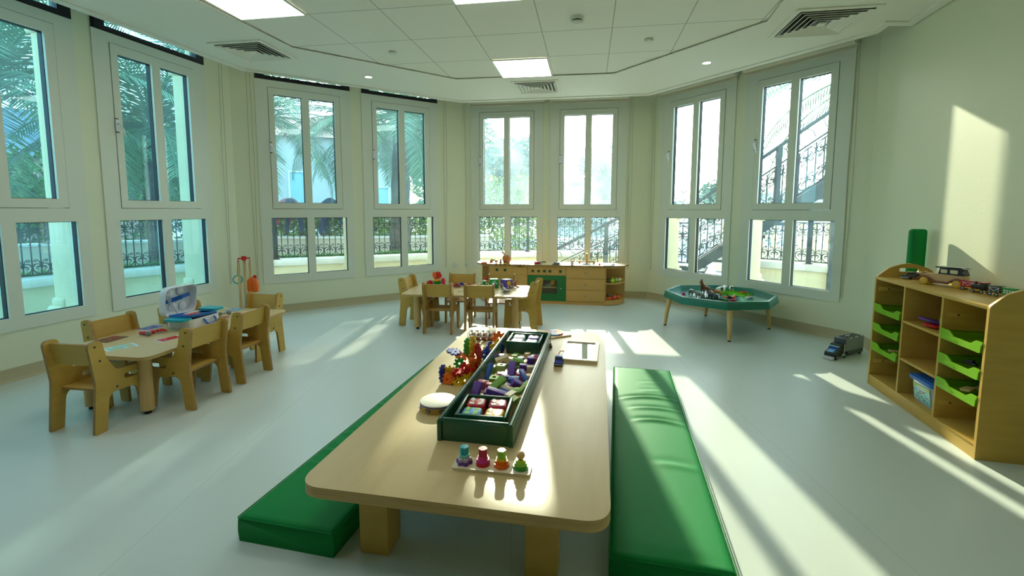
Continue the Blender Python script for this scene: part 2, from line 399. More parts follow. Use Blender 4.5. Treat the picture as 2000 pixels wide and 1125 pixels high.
def diffuser(x, y, lab, sz=.56):
    t = thing('air_vent', lab, 'air vent', (x, y, ZC - .001), -9.3)
    bm = bm_new(); add_prism(bm, [rrect(sz + .06, sz + .06, .004), rrect(sz - .02, sz - .02, .002)], .010, TR(0, 0, -.010)); build('frame', bm, 'ceiling_paint', t)
    bm = bm_new(); add_box(bm, (sz, sz, .004), (0, 0, -.001)); build('backing', bm, 'toy_black', t)
    k = 0; a = sz / 2 - .012
    while a > .06:
        b2 = bm_new(); lo, hi = [], []
        # four-sided louvre cone ring, tilted
        for r_, z in ((a - .024, -.002), (a, -.020), (a - .004, -.021), (a - .027, -.003)):
            lo.append([b2.verts.new((sx * r_, sy * r_, z)) for sx, sy in ((-1, -1), (1, -1), (1, 1), (-1, 1))])
        for i in range(4):
            A, B_ = lo[i], lo[(i + 1) % 4]
            for j in range(4): b2.faces.new((A[j], A[(j + 1) % 4], B_[(j + 1) % 4], B_[j]))
        build('louvre', b2, 'ceiling_paint', t); a -= .044
    bm = bm_new(); add_box(bm, (.06, .06, .012), (0, 0, -.014)); build('centre_plate', bm, 'ceiling_paint', t)
diffuser(-2.56, 4.77, 'square louvred air vent in the ceiling above the left windows', .5)
diffuser(.31, 6.09, 'square louvred air vent in the ceiling behind the middle light panel', .52)
diffuser(2.57, 4.03, 'square louvred air vent in the ceiling at the upper right', .56)
t = thing('smoke_detector', 'round white smoke detector with a dark band under the ceiling', 'smoke detector', (.53, 3.98, ZC + .012))
bm = bm_new(); add_lathe(bm, [(0, 0), (.055, 0), (.056, -.018), (.05, -.022), (0, -.022)], n=28); build('base', bm, 'frame_white', t)
bm = bm_new(); add_lathe(bm, [(.040, -.020), (.043, -.034)], n=28); build('sensor_band', bm, 'toy_black', t)
bm = bm_new(); add_lathe(bm, [(.05, -.034), (.048, -.042), (.03, -.055), (0, -.057)], n=28); build('cap', bm, 'frame_white', t)
for x, y, lab in ((-1.2, 4.83, 'small white sprinkler cap in the ceiling left of the light panel'), (1.26, 4.46, 'small white sprinkler cap in the ceiling right of the smoke detector')):
    bm = bm_new(); add_lathe(bm, [(0, -.018), (.036, -.018), (.04, -.012), (.04, 0), (.03, .003)], n=24); tag(build('sprinkler_cap', bm, 'frame_white', loc=(x, y, ZC + .008)), lab, 'sprinkler')
for x, y, lab in ((-1.7, 5.66, 'small round lit downlight in the ceiling margin, the left one'), (2.06, 5.1, 'small round lit downlight in the ceiling margin, the right one')):
    t = thing('downlight', lab, 'downlight', (x, y, ZC), group='round downlights')
    bm = bm_new(); add_lathe(bm, [(.052, 0), (.052, -.004), (.042, -.005), (.042, 0)], n=28); build('ring', bm, 'frame_white', t)
    bm = bm_new(); add_cyl(bm, .042, .003, TR(0, 0, -.003), n=28); build('lamp', bm, 'light_panel', t)

# windows
def make_window(n, i, s, gl_up, gl_lo):
    m = wall_m(i) @ Matrix.Translation((s, 0, 0))
    lows = [rc(-.02, .40, .487, 1.222), rc(.49, .91, .487, 1.222)]; sashhole = rc(0, .861, 1.334, 2.834)
    bm = bm_new()
    add_prism(bm, [rc(-.14, 1.0, .385, 2.918), *lows, sashhole], .012, XZ(0))
    add_prism(bm, [rc(-.118, .978, .407, 2.903), *lows, sashhole], .07, XZ(.071))
    fr = struct(build('window_%d' % n, bm, 'frame_white', matrix=m))
    ups = [rc(.067, .388, 1.412, 2.750), rc(.474, .786, 1.412, 2.750)]
    bm = bm_new(); add_prism(bm, [rc(.005, .856, 1.339, 2.829), *ups], .075, XZ(.058)); sa = build('sash', bm, 'frame_white', fr)
    bm = bm_new(); add_prism(bm, [rc(.0006, .8604, 1.3346, 2.8334), rc(.0045, .8565, 1.3385, 2.8295)], .03, XZ(.045)); build('gap_light_stop', bm, 'gasket', fr)  # black ring added in the sash gap to stop sunlight leaking through
    for k, q in enumerate(ups + lows):
        (x0, z0), (x1, z1) = q[0], q[2]; p = sa if k < 2 else fr
        bm = bm_new(); add_prism(bm, [q, rc(x0 + .004, x1 - .004, z0 + .004, z1 - .004)], .045, XZ(.055)); build('gasket', bm, 'gasket', p)
        bm = bm_new(); add_box(bm, (x1 - x0 - .002, .004, z1 - z0 - .002), ((x0 + x1) / 2, .052, (z0 + z1) / 2)); build('pane', bm, gl_up if k < 2 else gl_lo, p)
    bm = bm_new()                                                                   # outer reveals and the pilasters beside the opening
    top = 2.903 if i < 2 else 1.29; pj = (.13, .05, 0, .13)[i]
    if i != 2:
        for x0, x1 in ((-.1195, -.026), (.916, .9795)): add_box(bm, (x1 - x0, .146, top - .407), ((x0 + x1) / 2, .147, (top + .407) / 2))
    if pj:
        for x in (-.145, 1.0):
            add_box(bm, (.15, pj, top - .10), (x, TH + pj / 2 + .001, (top + .1) / 2)); add_box(bm, (.24, pj + .07, .14), (x, TH + pj / 2 + .036, .40), bev=.04, seg=4); add_box(bm, (.19, pj + .03, .08), (x, TH + pj / 2 + .016, .50), bev=.025, seg=3); add_box(bm, (.20, pj + .04, .08), (x, TH + pj / 2 + .021, top - .05), bev=.02, seg=3)
    if len(bm.verts) == 0: bm.free()
    else: build('outer_surround', bm, 'outside_render', fr)
    h = bm_new(); add_box(h, (.028, .012, .115), (.012, -.024, 2.095), bev=.004)
    hd = build('handle', h, 'plastic_white', sa)
    bm = bm_new(); add_tube(bm, [(.012, -.03, 2.11), (.012, -.06, 2.11), (.018, -.066, 2.09), (.04, -.066, 2.04), (.05, -.066, 2.0)], [.009, .009, .009, .008, .006], 8); build('lever', bm, 'plastic_white', hd)
    for z in (2.155, 2.035):
        bm = bm_new(); add_box(bm, (.026, .010, .010), (.012, -.024, z), bev=.002); build('hinge_cap', bm, 'toy_black', hd)
    if i < 2:
        bm = bm_new(); add_prism(bm, [rc(-.118, .978, 2.932, 3.398), rc(-.03, .89, 2.965, 3.33)], .08, XZ(.06))
        add_prism(bm, [rc(-.135, .995, 2.921, 3.41), rc(-.03, .89, 2.965, 3.33)], .012, XZ(0)); tf = build('transom_frame', bm, 'gasket', fr)
        bm = bm_new(); add_box(bm, (.915, .004, .36), (.43, .04, 3.147)); build('pane', bm, gl_lo, tf)
    return fr
n = 0
for i in range(4):
    for s in WINS[i]:
        n += 1
        make_window(n, i, s, {0: 'glass_left', 1: 'glass_bay', 2: 'glass_dusty_hazy', 3: 'glass_clear'}[i], 'glass_left' if i == 0 else 'glass_clear')
# rolled blinds with their pull cords
def blind(i, s, cs, z, lab):
    m = wall_m(i); t = thing('roller_blind', lab, 'blind'); t.matrix_world = m @ TR(s + .43, -.055, z)
    bm = bm_new(); add_cyl(bm, .036, 1.16, TR(-.58, 0, 0, ry=90), n=20); build('fabric_roll', bm, 'blind', t)
    bm = bm_new(); add_box(bm, (1.15, .004, .035), (0, .03, -.035)); build('fabric', bm, 'blind', t)
    bm = bm_new(); add_box(bm, (1.16, .018, .022), (0, .03, -.06), bev=.005); build('bottom_bar', bm, 'blind', t)
    for sx in (-1, 1):
        bm = bm_new(); add_box(bm, (.01, .07, .08), (sx * .587, .012, 0), bev=.003); build('bracket', bm, 'frame_white', t)
    if cs is not None:
        x = cs - (s + .43); zb = .43 - z; sg = 1 if x > 0 else -1
        bm = bm_new(); add_tube(bm, [(sg * .595, 0, .02), (x - .012, .03, -.05), (x - .022, .04, zb * .5), (x - .006, .044, zb + .02), (x, .044, zb), (x + .008, .044, zb + .02), (x + .028, .04, zb * .5), (x + .018, .03, -.05), (sg * .6, 0, .025)], .0022, 5); build('cord', bm, 'cord', t)
W_ = ['left', 'left bay', 'back', 'right bay']
for i, s, cs, z, lab in ((0, 3.405, 4.60, 3.46, 'rolled-up cream blind above the transom of the left wall, cord hanging by the corner'),
        (1, .792, .585, 3.46, 'rolled-up cream blind above the first left bay window, cord hanging near the brooms'),
        (1, 2.078, 3.19, 3.46, 'rolled-up cream blind above the second left bay window, cord by the socket corner'),
        (2, -1.78, -2.03, 2.985, 'rolled-up cream blind over the left window of the back wall'),
        (2, -.53, .52, 2.985, 'rolled-up cream blind over the right window of the back wall'),
        (3, -4.585, -4.86, 2.985, 'rolled-up cream blind over the left window of the right bay wall'),
        (3, -3.318, -2.30, 2.985, 'rolled-up cream blind over the window that shows the outside stair')):
    blind(i, s, cs, z, lab)
for i, s, lab in ((2, -2.0, 'white double wall socket low beside the play kitchen'), (1, 3.363, 'white wall socket low in the corner right of the left bay windows')):
    t = thing('wall_socket', lab, 'socket'); t.matrix_world = wall_m(i) @ TR(s, -.001, .45)
    bm = bm_new(); add_box(bm, (.085, .010, .085), (0, -.005, 0), bev=.003); build('face_plate', bm, 'frame_white', t)
    for x in (-.015, .015):
        bm = bm_new(); add_box(bm, (.006, .003, .01), (x, -.011, 0)); build('pin_hole', bm, 'shadow_gap', t)

# ------------------------------------------------------------------ outside: terrace, parapet, railings
def seg_m(p, q, z=0):
    a = math.atan2(q[1] - p[1], q[0] - p[0]); return TR(p[0], p[1], z, math.degrees(a)), math.hypot(q[0] - p[0], q[1] - p[1])
bm = bm_new(); add_prism(bm, circ(9.2, 0, 1.5, 40), .05, TR(0, 0, -.15))
struct(build('ground', bm, 'paving'))
bm = bm_new(); add_box(bm, (400, 400, .1), (0, 100, -.22)); struct(build('ground', bm, 'asphalt'))
LEFT = [(-7.2, 1.2), (-5.75, 4.5), (-5.35, 5.55), (-4.62, 6.65), (-3.73, 7.3), (-1.47, 8.32), (.3, 8.8), (2.4, 8.9)]
RIGHT = [(3.6, 7.6), (4.4, 6.85), (5.7, 5.1), (6.3, 3.0)]
for pts in (LEFT, RIGHT):
    bm = bm_new(); bc = bm_new()
    for p, q in zip(pts, pts[1:]):
        m, L_ = seg_m(p, q, -.1)
        add_box(bm, (L_ + .1, .16, .54), (L_ / 2, 0, .27), m); add_box(bc, (L_ + .14, .26, .10), (L_ / 2, 0, .595), m, bev=.015)
    wl = struct(build('wall_terrace', bm, 'outside_render')); build('coping', bc, 'stone_cap', wl)
def spiral(cx, cy, r0, r1, a0, a1, n=9):
    return [(cx + (r0 + (r1 - r0) * k / n) * math.cos(R(a0 + (a1 - a0) * k / n)), cy + (r0 + (r1 - r0) * k / n) * math.sin(R(a0 + (a1 - a0) * k / n))) for k in range(n + 1)]
def motif(w, up=1, y0=0):
    """one scroll group of width w sitting on y0 (hangs when up=-1)"""
    r = w * .47; cs = []
    for s in (-1, 1):
        big = [(s * x, y) for x, y in spiral(0, r, r, r * .98, -90, 40, 8)] + [(s * x, y) for x, y in spiral(r * .42, r * 1.28, r * .42, r * .14, 0, 330, 9)]
        cs.append(big)
        cs.append([(s * x, y) for x, y in [(r * .1, r * 1.55), (r * .25, r * 2.0), (r * .5, r * 2.2)] + spiral(r * .62, r * 2.05, r * .2, r * .1, 60, -180, 5)])
        cs.append([(s * x, y) for x, y in spiral(r * .38, r * .95, r * .36, r * .12, 200, -120, 8)])
    return [[(x, y0 + up * y) for x, y in c] for c in cs]
def rail_panel(bm, P, ux, L_, z0, h, slope=0, step=.17, r=.0068, band=0):
    """P origin (x, y), ux unit direction; fills a bar-and-scroll panel of length L_"""
    def w(u, v): return (P[0] + ux[0] * u, P[1] + ux[1] * u, z0 + slope * u + v)
    k = max(1, round(L_ / step)); st = L_ / k
    for v, rr in ((0, .010), (h, .016), (h - .045, .007)): add_tube(bm, [w(0, v), w(L_, v)], rr, 4)
    for i in range(k):
        u0 = (i + .5) * st
        add_tube(bm, [w(u0, 0), w(u0, h - .04)], r, 4); add_tube(bm, [w(i * st, 0), w(i * st, h - .04)], r, 4)
        add_box(bm, (.016, .016, .02), w(u0, h * .5))
        for c in motif(st, 1, .006) + motif(st, -1, h - .05): add_tube(bm, [w(u0 + x, y) for x, y in c], r * .85, 3, caps=False)
def railing(name, pts, z0, h, lab, every=1.5):
    t = thing(name, lab, 'railing', (pts[0][0], pts[0][1], z0)); inv = Matrix.Translation((-pts[0][0], -pts[0][1], -z0))
    for p, q in zip(pts, pts[1:]):
        L_ = math.hypot(q[0] - p[0], q[1] - p[1]); ux = ((q[0] - p[0]) / L_, (q[1] - p[1]) / L_); k = max(1, round(L_ / every))
        for i in range(k):
            bm = bm_new(); a = L_ * i / k
            rail_panel(bm, (p[0] + ux[0] * a, p[1] + ux[1] * a), ux, L_ / k, z0 + .03, h, 0)
            bm.transform(inv); build('scroll_panel', bm, 'iron', t)
            bm = bm_new(); add_box(bm, (.05, .05, h + .05), (p[0] + ux[0] * a, p[1] + ux[1] * a, z0 + h / 2 + .01)); bm.transform(inv); build('post', bm, 'iron', t)
railing('iron_railing', LEFT[:5], .545, .66, 'black wrought-iron scroll railing on the low terrace wall outside the left windows')
railing('iron_railing', LEFT[4:], .545, .66, 'black wrought-iron scroll railing outside, behind the play kitchen windows')
railing('iron_railing', RIGHT, .545, .62, 'black wrought-iron scroll railing outside the far right window, beyond the stair foot')
# grass strip behind the parapet, road-side wall
def grass_strip(name, pts, off, z, n, h, lab, mat_='grass', wd=.4):
    bm = bm_new()
    for p, q in zip(pts, pts[1:]):
        m, L_ = seg_m(p, q); k = int(n * L_)
        for _ in range(k):
            u = random.random() * L_; v = off + random.random() * wd; a = random.random() * 6.28; hh = h * random.uniform(.5, 1.2); d = Vector((math.cos(a), math.sin(a), 0)) * .012; le = Vector((random.uniform(-.4, .4) * hh, random.uniform(-.4, .4) * hh, hh))
            b = Vector((u, v, z)); f = bm.faces.new([bm.verts.new(m @ (b - d)), bm.verts.new(m @ (b + d)), bm.verts.new(m @ (b + le))])
    o = build(name, bm, mat_); tag(o, lab, 'grass'); o['kind'] = 'stuff'; return o
bm = bm_new()
for p, q in zip(LEFT, LEFT[1:]):
    m, L_ = seg_m(p, q, -.17); add_box(bm, (L_ + .3, .5, .68), (L_ / 2, .36, .34), m)
struct(build('ground_planter', bm, 'sand_wall'))
grass_strip('grass_strip', LEFT[:6], .1, .51, 420, .09, 'low green grass growing behind the terrace railing')
RW = [(-12, 6.0), (-9.5, 9.5), (-6.4, 11.9), (-3.0, 12.4), (-.8, 13.2)]
bm = bm_new(); bc = bm_new()
for p, q in zip(RW, RW[1:]):
    m, L_ = seg_m(p, q, -.17); add_box(bm, (L_ + .2, .25, .75), (L_ / 2, 0, .375), m); add_box(bc, (L_ + .25, .34, .05), (L_ / 2, 0, .775), m)
wl = struct(build('wall_street', bm, 'sand_wall')); build('coping', bc, 'stone_cap', wl)

# stair beside the terrace
SP = Vector((.81, 8.29)); SD = Vector((1, -.5)).normalized(); SN = Vector((.5, 1)).normalized()
def sx(x): return (x - .81) / SD.x
t = thing('outdoor_stair', 'dark iron outdoor stair climbing to the right past the right bay windows', 'stair', (SP.x, SP.y, -.1))
inv = Matrix.Translation((-SP.x, -SP.y, .1)); am = math.degrees(math.atan2(SD.y, SD.x))
def stair_m(u, off=0): p = SP + SD * u + SN * off; return inv @ TR(p.x, p.y, 0, am)
u0, u1 = sx(2.75), sx(5.2); sl = .8 * SD.x
for off in (0, .8):
    bm = bm_new(); a = u0; b = u1
    add_prism(bm, [(a, .25), (b, .25 + (b - a) * sl), (b, .52 + (b - a) * sl), (a, .42)][::1], .05, stair_m(0, off) @ XZ(0)); build('stringer', bm, 'iron_stair', t)
k = int((u1 - u0) / .27)
for i in range(k):
    bm = bm_new(); add_box(bm, (.29, .8, .04), (0, .4, 0), stair_m(u0 + .14 + i * .27) @ TR(0, 0, .36 + (i * .27) * sl)); add_box(bm, (.03, .8, .12), (-.13, .4, -.06), stair_m(u0 + .14 + i * .27) @ TR(0, 0, .36 + i * .27 * sl)); build('tread', bm, 'iron_stair', t)
bm = bm_new(); add_box(bm, (1.2, .8, .06), (-.6, .4, .36), stair_m(u0)); add_box(bm, (.12, .12, .6), (-.05, .05, .15), stair_m(u0)); build('landing', bm, 'iron_stair', t)
for uu in (sx(3.62), sx(4.5)):
    bm = bm_new(); add_box(bm, (.12, .12, 1.2 + .0), (0, .06, .3 + (uu - u0) * sl * .2), stair_m(uu)); build('support', bm, 'iron_stair', t)
def flight_rail(x0, z0, x1, z1, h):
    a, b = sx(x0), sx(x1); L_ = b - a; P = SP + SD * a; s = (z1 - z0) / L_
    bm = bm_new(); rail_panel(bm, P, SD, L_, z0, h * .70, s, .20, .010); add_tube(bm, [(P.x, P.y, z0 + h), (P.x + SD.x * L_, P.y + SD.y * L_, z0 + h + s * L_)], .028, 6)
    n_ = max(2, int(L_ / .3))
    for i in range(n_):
        u = (i + .5) * L_ / n_; c = P + SD * u; zz = z0 + s * u + h * .85
        add_tube(bm, [(c.x + SD.x * .12 * math.cos(q * .8), c.y + SD.y * .12 * math.cos(q * .8), zz + .12 * math.sin(q * .8)) for q in range(7)], .007, 3)
    bm.transform(inv); build('handrail', bm, 'iron_stair', t)
    for i in range(int(L_ / 1.1) + 2):
        u = min(L_, i * 1.1); c = P + SD * u; bm = bm_new(); add_box(bm, (.06, .06, h), (c.x, c.y, z0 + s * u + h / 2)); bm.transform(inv); build('post', bm, 'iron_stair', t)
flight_rail(.62, -.35, 1.95, .41, .88)
flight_rail(2.2, .50, 2.80, .50, .9)
flight_rail(2.85, .55, 5.1, 2.42, .88)

# leafy things
def leaves(bm, n, fn, size, asp=.45):
    for _ in range(n):
        c = Vector(fn()); u = Vector((random.gauss(0, 1), random.gauss(0, 1), random.gauss(0, .7))).normalized(); v = u.orthogonal().normalized(); v.rotate(Matrix.Rotation(random.random() * 6.3, 3, u))
        s = size * random.uniform(.6, 1.3)
        bm.faces.new([bm.verts.new(c - u * s), bm.verts.new(c + v * s * asp), bm.verts.new(c + u * s), bm.verts.new(c - v * s * asp)])
def ell(cx, cy, cz, rx, ry, rz):
    def f():
        while 1:
            p = Vector((random.uniform(-1, 1), random.uniform(-1, 1), random.uniform(-1, 1)))
            if .35 < p.length < 1: break
        return (cx + p.x * rx, cy + p.y * ry, cz + p.z * rz)
    return f
def hedge(p, q, h, z, wd, n, mt, lab, size=.07):
    m, L_ = seg_m(p, q); bm = bm_new()
    leaves(bm, n, lambda: (random.random() * L_, random.uniform(-wd, wd) / 2, z + random.random() ** .8 * h * (1 + .12 * math.sin(random.random() * 20))), size)
    tag(build('hedge', bm, mt, matrix=m), lab, 'hedge')
hedge((-6.6, 12.8), (-2.4, 13.4), 1.0, .35, .7, 5200, 'leaf_bright', 'bright leafy hedge beyond the street wall, behind the left bay windows')
hedge((-2.0, 14.2), (1.3, 14.0), 2.2, -.1, .9, 6500, 'leaf_bright', 'yellow-green hedge seen through the lower left pane of the back wall')
hedge((-14, 7.6), (-8.0, 12.9), 1.5, .3, .9, 4200, 'leaf', 'dark green hedge beyond the street on the far left')
hedge((1.4, 17), (9, 14.5), 1.9, -.1, 1.2, 3500, 'leaf_haze', 'haze-tinted grey-green hedge behind the outdoor stair')
def tree(x, y, h, r, mt, n, lab, size=.16):
    t = thing('leafy_tree', lab, 'tree', (x, y, -.17)); bm = bm_new(); ths = []
    for k in range(7):
        a = k * 2.4; ths.append(ell(math.cos(a) * r * .45, math.sin(a) * r * .45, h - r * .7 + math.sin(k * 1.7) * r * .35, r * .62, r * .62, r * .55))
    leaves(bm, n, lambda: random.choice(ths)(), size); build('crown', bm, mt, t)
    bm = bm_new(); add_tube(bm, [(0, 0, 0), (.05, 0, h * .3), (0, .05, h * .6)], [r * .1, r * .07, r * .04], 8)
    for k in range(4): add_tube(bm, [(0, 0, h * .4), (math.cos(k * 1.6) * r * .4, math.sin(k * 1.6) * r * .4, h * .72)], [r * .04, r * .015], 5)
    build('trunk', bm, 'bark', t)
tree(-3.9, 25, 6.6, 3.1, 'leaf_haze', 9000, 'broad hazy tree behind the hedge, left of the back wall windows')
tree(.3, 30, 5.8, 2.2, 'leaf_haze', 8000, 'hazy rounded tree between the two back wall windows')
tree(6.4, 27, 5.2, 2.5, 'leaf_haze', 8000, 'hazy tree right of the pale villa in the back wall window')
tree(-11.5, 14.6, 4.2, 1.9, 'leaf', 4200, 'dark tree behind the palms in the left bay windows')
tree(-16, 11.2, 4.4, 2.3, 'leaf', 4200, 'dense low tree beyond the palm in the near left window')
tree(12.5, 27, 3.0, 1.6, 'leaf_haze', 3200, 'haze-tinted distant tree in the left right-bay window')
tree(-11.4, 10.6, 2.7, 1.5, 'leaf', 3200, 'round green shrub tree low in the near left window', .10)

def make_palm(label, x, y, h, nf, L0, seed, lean=.1, rz=0, tr=.24):
    rnd = random.Random(seed)
    t = thing('palm_tree', label, 'palm tree', (x, y, -.17), rz)
    bm = bm_new(); k = 12
    add_tube(bm, [(lean * (i / k) ** 2, 0, h * i / k) for i in range(k + 1)], [tr - .25 * tr * i / k + (.075 * tr if i % 2 else 0) for i in range(k + 1)], 10); build('trunk', bm, 'bark', t)
    base = None
    for i in range(nf):
        a = i * 137.5; el = 75 - 100 * (i / nf) ** .9 + rnd.uniform(-6, 6)
        if base is None or i % 6 == 0:
            bm = bm_new(); n = 18; P = []; x_, z_ = 0, 0; ang = 0; st = L0 / n
            bend = (2.2 + 3.0 * (i / nf))
            for j in range(n + 1):
                P.append(Vector((x_, 0, z_))); ang -= R(bend * (.5 + j / n)); x_ += st * math.cos(ang); z_ += st * math.sin(ang)
            add_tube(bm, [tuple(p) for p in P], [.02 * (1 - j / (n + 3)) + .004 for j in range(n + 1)], 4)
            for j in range(2, n * 3):
                u = j / 3; q = P[int(u)].lerp(P[min(n, int(u) + 1)], u - int(u)); tdir = (P[min(n, int(u) + 1)] - P[int(u)]).normalized(); f = u / n
                ll = .46 * L0 / 2.2 * math.sin(math.pi * min(1, .12 + f * .86)) ** .6 + .04
                for s in (-1, 1):
                    d = (tdir * .75 + Vector((0, s * 1.0, -.12 + rnd.uniform(-.15, .15)))).normalized(); e = q + d * ll * rnd.uniform(.85, 1.1) + Vector((0, 0, -ll * .16))
                    w_ = tdir * .016
                    mid_ = q.lerp(e, .45) + Vector((0, 0, .02))
                    a1, a2, b1, b2, c = bm.verts.new(q - w_ * .5), bm.verts.new(q + w_ * .5), bm.verts.new(mid_ - w_), bm.verts.new(mid_ + w_), bm.verts.new(e)
                    bm.faces.new((a1, a2, b2, b1)); bm.faces.new((b1, b2, c))
            base = build('frond', bm, 'palm_leaf', t, ang=80); o = base
        else:
            o = base.copy(); C.objects.link(o); o.parent = t
        o.matrix_local = TR(lean, 0, h) @ Matrix.Rotation(R(a), 4, 'Z') @ Matrix.Rotation(R(-el), 4, 'Y') @ Matrix.Translation((.12, 0, 0))
    return t
make_palm('palm with drooping fronds close outside the near left window', -7.45, 6.7, 3.3, 38, 2.7, 3, tr=.14)
make_palm('bushy palm between and behind the two left bay windows, crown filling both', -4.5, 13.6, 4.1, 38, 2.7, 12)
make_palm('slim palm whose dark trunk stands behind the railing in the second left window', -6.45, 8.35, 2.9, 28, 2.2, 4, tr=.10)
make_palm('palm seen through the first left bay window, its fronds over the pane', -6.0, 11.0, 3.6, 32, 2.6, 5)
make_palm('palm with a thick trunk seen through the second left bay window', -2.65, 11.0, 3.5, 34, 2.5, 6)
make_palm('very tall palm beyond the terrace, frond tips topping the back wall window', -1.15, 14.1, 6.0, 30, 2.3, 9, tr=.15)
make_palm('tall palm outside the far right, only its frond tips above the stair rail', 6.3, 7.9, 3.9, 30, 3.0, 8, rz=20)

def villa(label, x, y, rz, w_, d_, h, wallm, roofh, wins, roofm='villa_roof', name='villa'):
    t = thing(name, label, 'building', (x, y, -.17), rz)
    bm = bm_new(); add_box(bm, (w_, d_, h), (0, 0, h / 2)); wl = build('wall', bm, wallm, t)
    bm = bm_new(); e = .4; b = [bm.verts.new((sx_ * (w_ / 2 + e), sy * (d_ / 2 + e), h)) for sx_, sy in ((-1, -1), (1, -1), (1, 1), (-1, 1))]; r0 = bm.verts.new((-w_ * .2, 0, h + roofh)); r1 = bm.verts.new((w_ * .2, 0, h + roofh))
    for f in ((b[0], b[1], r1, r0), (b[1], b[2], r1), (b[2], b[3], r0, r1), (b[3], b[0], r0), (b[3], b[2], b[1], b[0])): bm.faces.new(f)
    build('roof', bm, roofm, t)
    for wx, wz, ww, wh, mt in wins:
        bm = bm_new(); add_prism(bm, [rc(wx - ww / 2 - .06, wx + ww / 2 + .06, wz - .06, wz + wh + .06), rc(wx - ww / 2, wx + ww / 2, wz, wz + wh)], .08, XZ(-d_ / 2 + .02)); wf = build('window_frame', bm, 'frame_white', t)
        bm = bm_new(); add_box(bm, (ww, .02, wh), (wx, -d_ / 2 - .005, wz + wh / 2)); build('shutter', bm, mt, wf)
villa('white villa with blue shutters beyond the street, behind the left bay palms', -9.6, 22.5, 20, 8, 4, 4.6, 'villa', 1.2, [(-2.6, .9, .55, 2.2, 'curtain_blue'), (-.5, .9, .55, 2.2, 'curtain_blue'), (1.6, .9, .55, 2.2, 'curtain_blue'), (3.1, 1.2, .5, 1.3, 'curtain_blue')])
mat('villa_pink', (.62, .36, .30), .85); mat('roof_grey', (.16, .20, .24), .8)
villa('pink-walled villa with a grey hipped roof far off in the second left window', -20.5, 19.5, 45, 9, 6, 3.4, 'villa_pink', 2.2, [(-2, 1, 1, 1.2, 'dark_glass'), (1.5, 1, 1, 1.2, 'dark_glass')], 'roof_grey')
villa('pale flat villa far behind the hedge in the right window of the back wall', 4.6, 36, -5, 5, 5, 3.4, 'villa', .5, [(-.8, 1.3, 1, 1, 'dark_glass'), (1.0, 1.3, 1, 1, 'dark_glass')], 'villa')
bm = bm_new(); P_ = []
for k in range(41):
    a = R(-80 + 4 * k); P_.append((170 * math.sin(a), 170 * math.cos(a), 7 + 5 * math.sin(k * .7) + 4 * math.sin(k * .31 + 1)))
for (a, b) in zip(P_, P_[1:]):
    q = [bm.verts.new(v) for v in ((a[0], a[1], -1), (b[0], b[1], -1), (b[0] * 1.15, b[1] * 1.15, b[2]), (a[0] * 1.15, a[1] * 1.15, a[2]))]; bm.faces.new(q)
bmesh.ops.remove_doubles(bm, verts=bm.verts, dist=.01); struct(build('hills', bm, 'hill'))

BA = thing('balustrade', 'cream stone balustrade with turned balusters beyond the railing, far right window', 'balustrade', (5.0, 11.4, -.12), -16)
bm = bm_new(); add_box(bm, (4.0, .26, .56), (2.0, 0, .28)); build('plinth', bm, 'outside_render', BA)
bm = bm_new(); add_box(bm, (4.0, .24, .10), (2.0, 0, 1.18), bev=.02); build('top_rail', bm, 'stone_cap', BA)
for k in range(14):
    bm = bm_new(); add_lathe(bm, [(.05, .56), (.07, .60), (.045, .66), (.085, .78), (.09, .86), (.05, .98), (.04, 1.04), (.07, 1.10), (.06, 1.14)], TR(.18 + k * .28, 0, 0), 14); build('baluster', bm, 'outside_render', BA)

# ------------------------------------------------------------------ furniture
YZ = lambda x0: Matrix(((0, 0, 1, x0), (1, 0, 0, 0), (0, 1, 0, 0), (0, 0, 0, 1)))    # (a, b, h) -> (x0 + h, a, b)
def make_chair(label, x, y, facing, group='birch toddler chairs'):
    t = thing('toddler_chair', label, 'chair', (x, y, 0), -facing, group)
    out = fillet([(-.200, 0, .012), (-.125, 0, .014), (-.098, .225, .055), (.080, .215, .05), (.112, 0, .014), (.182, 0, .012), (.168, .345, .03), (-.045, .352, .035), (-.098, .44, .10), (-.120, .555, .034), (-.203, .555, .034), (-.172, .30, .2)], 6)
    slot = rrect(.13, .032, .015, .065, .292, 5)
    for s in (-1, 1):
        bm = bm_new(); add_prism(bm, [out, slot], .018, YZ(s * .152 - .009), 0, 1); build('side_panel', bm, ['birch', 'ply_edge'], t)
        for by, bz in ((-.163, .525), (-.140, .435), (-.05, .247)):
            bm = bm_new(); add_cyl(bm, .0065, .003, TR(s * .161 - (.003 if s < 0 else 0), by, bz, ry=90), n=10); build('bolt', bm, 'bolt', t)
    bm = bm_new(); add_prism(bm, fillet([(-.142, -.125, .004), (.142, -.125, .004), (.142, .135, .02), (-.142, .135, .02)], 3), .014, TR(0, 0, .240), 0, 1); build('seat', bm, ['birch', 'ply_edge'], t)
    bm = bm_new(); add_prism(bm, fillet([(-.142, 0, .004), (.142, 0, .004), (.142, .135, .006), (-.142, .135, .006)], 3), .012, Matrix.Translation((0, -.134, .405)) @ Euler((R(100), 0, 0)).to_matrix().to_4x4(), 0, 1); build('backrest', bm, ['birch', 'ply_edge'], t)
    return t
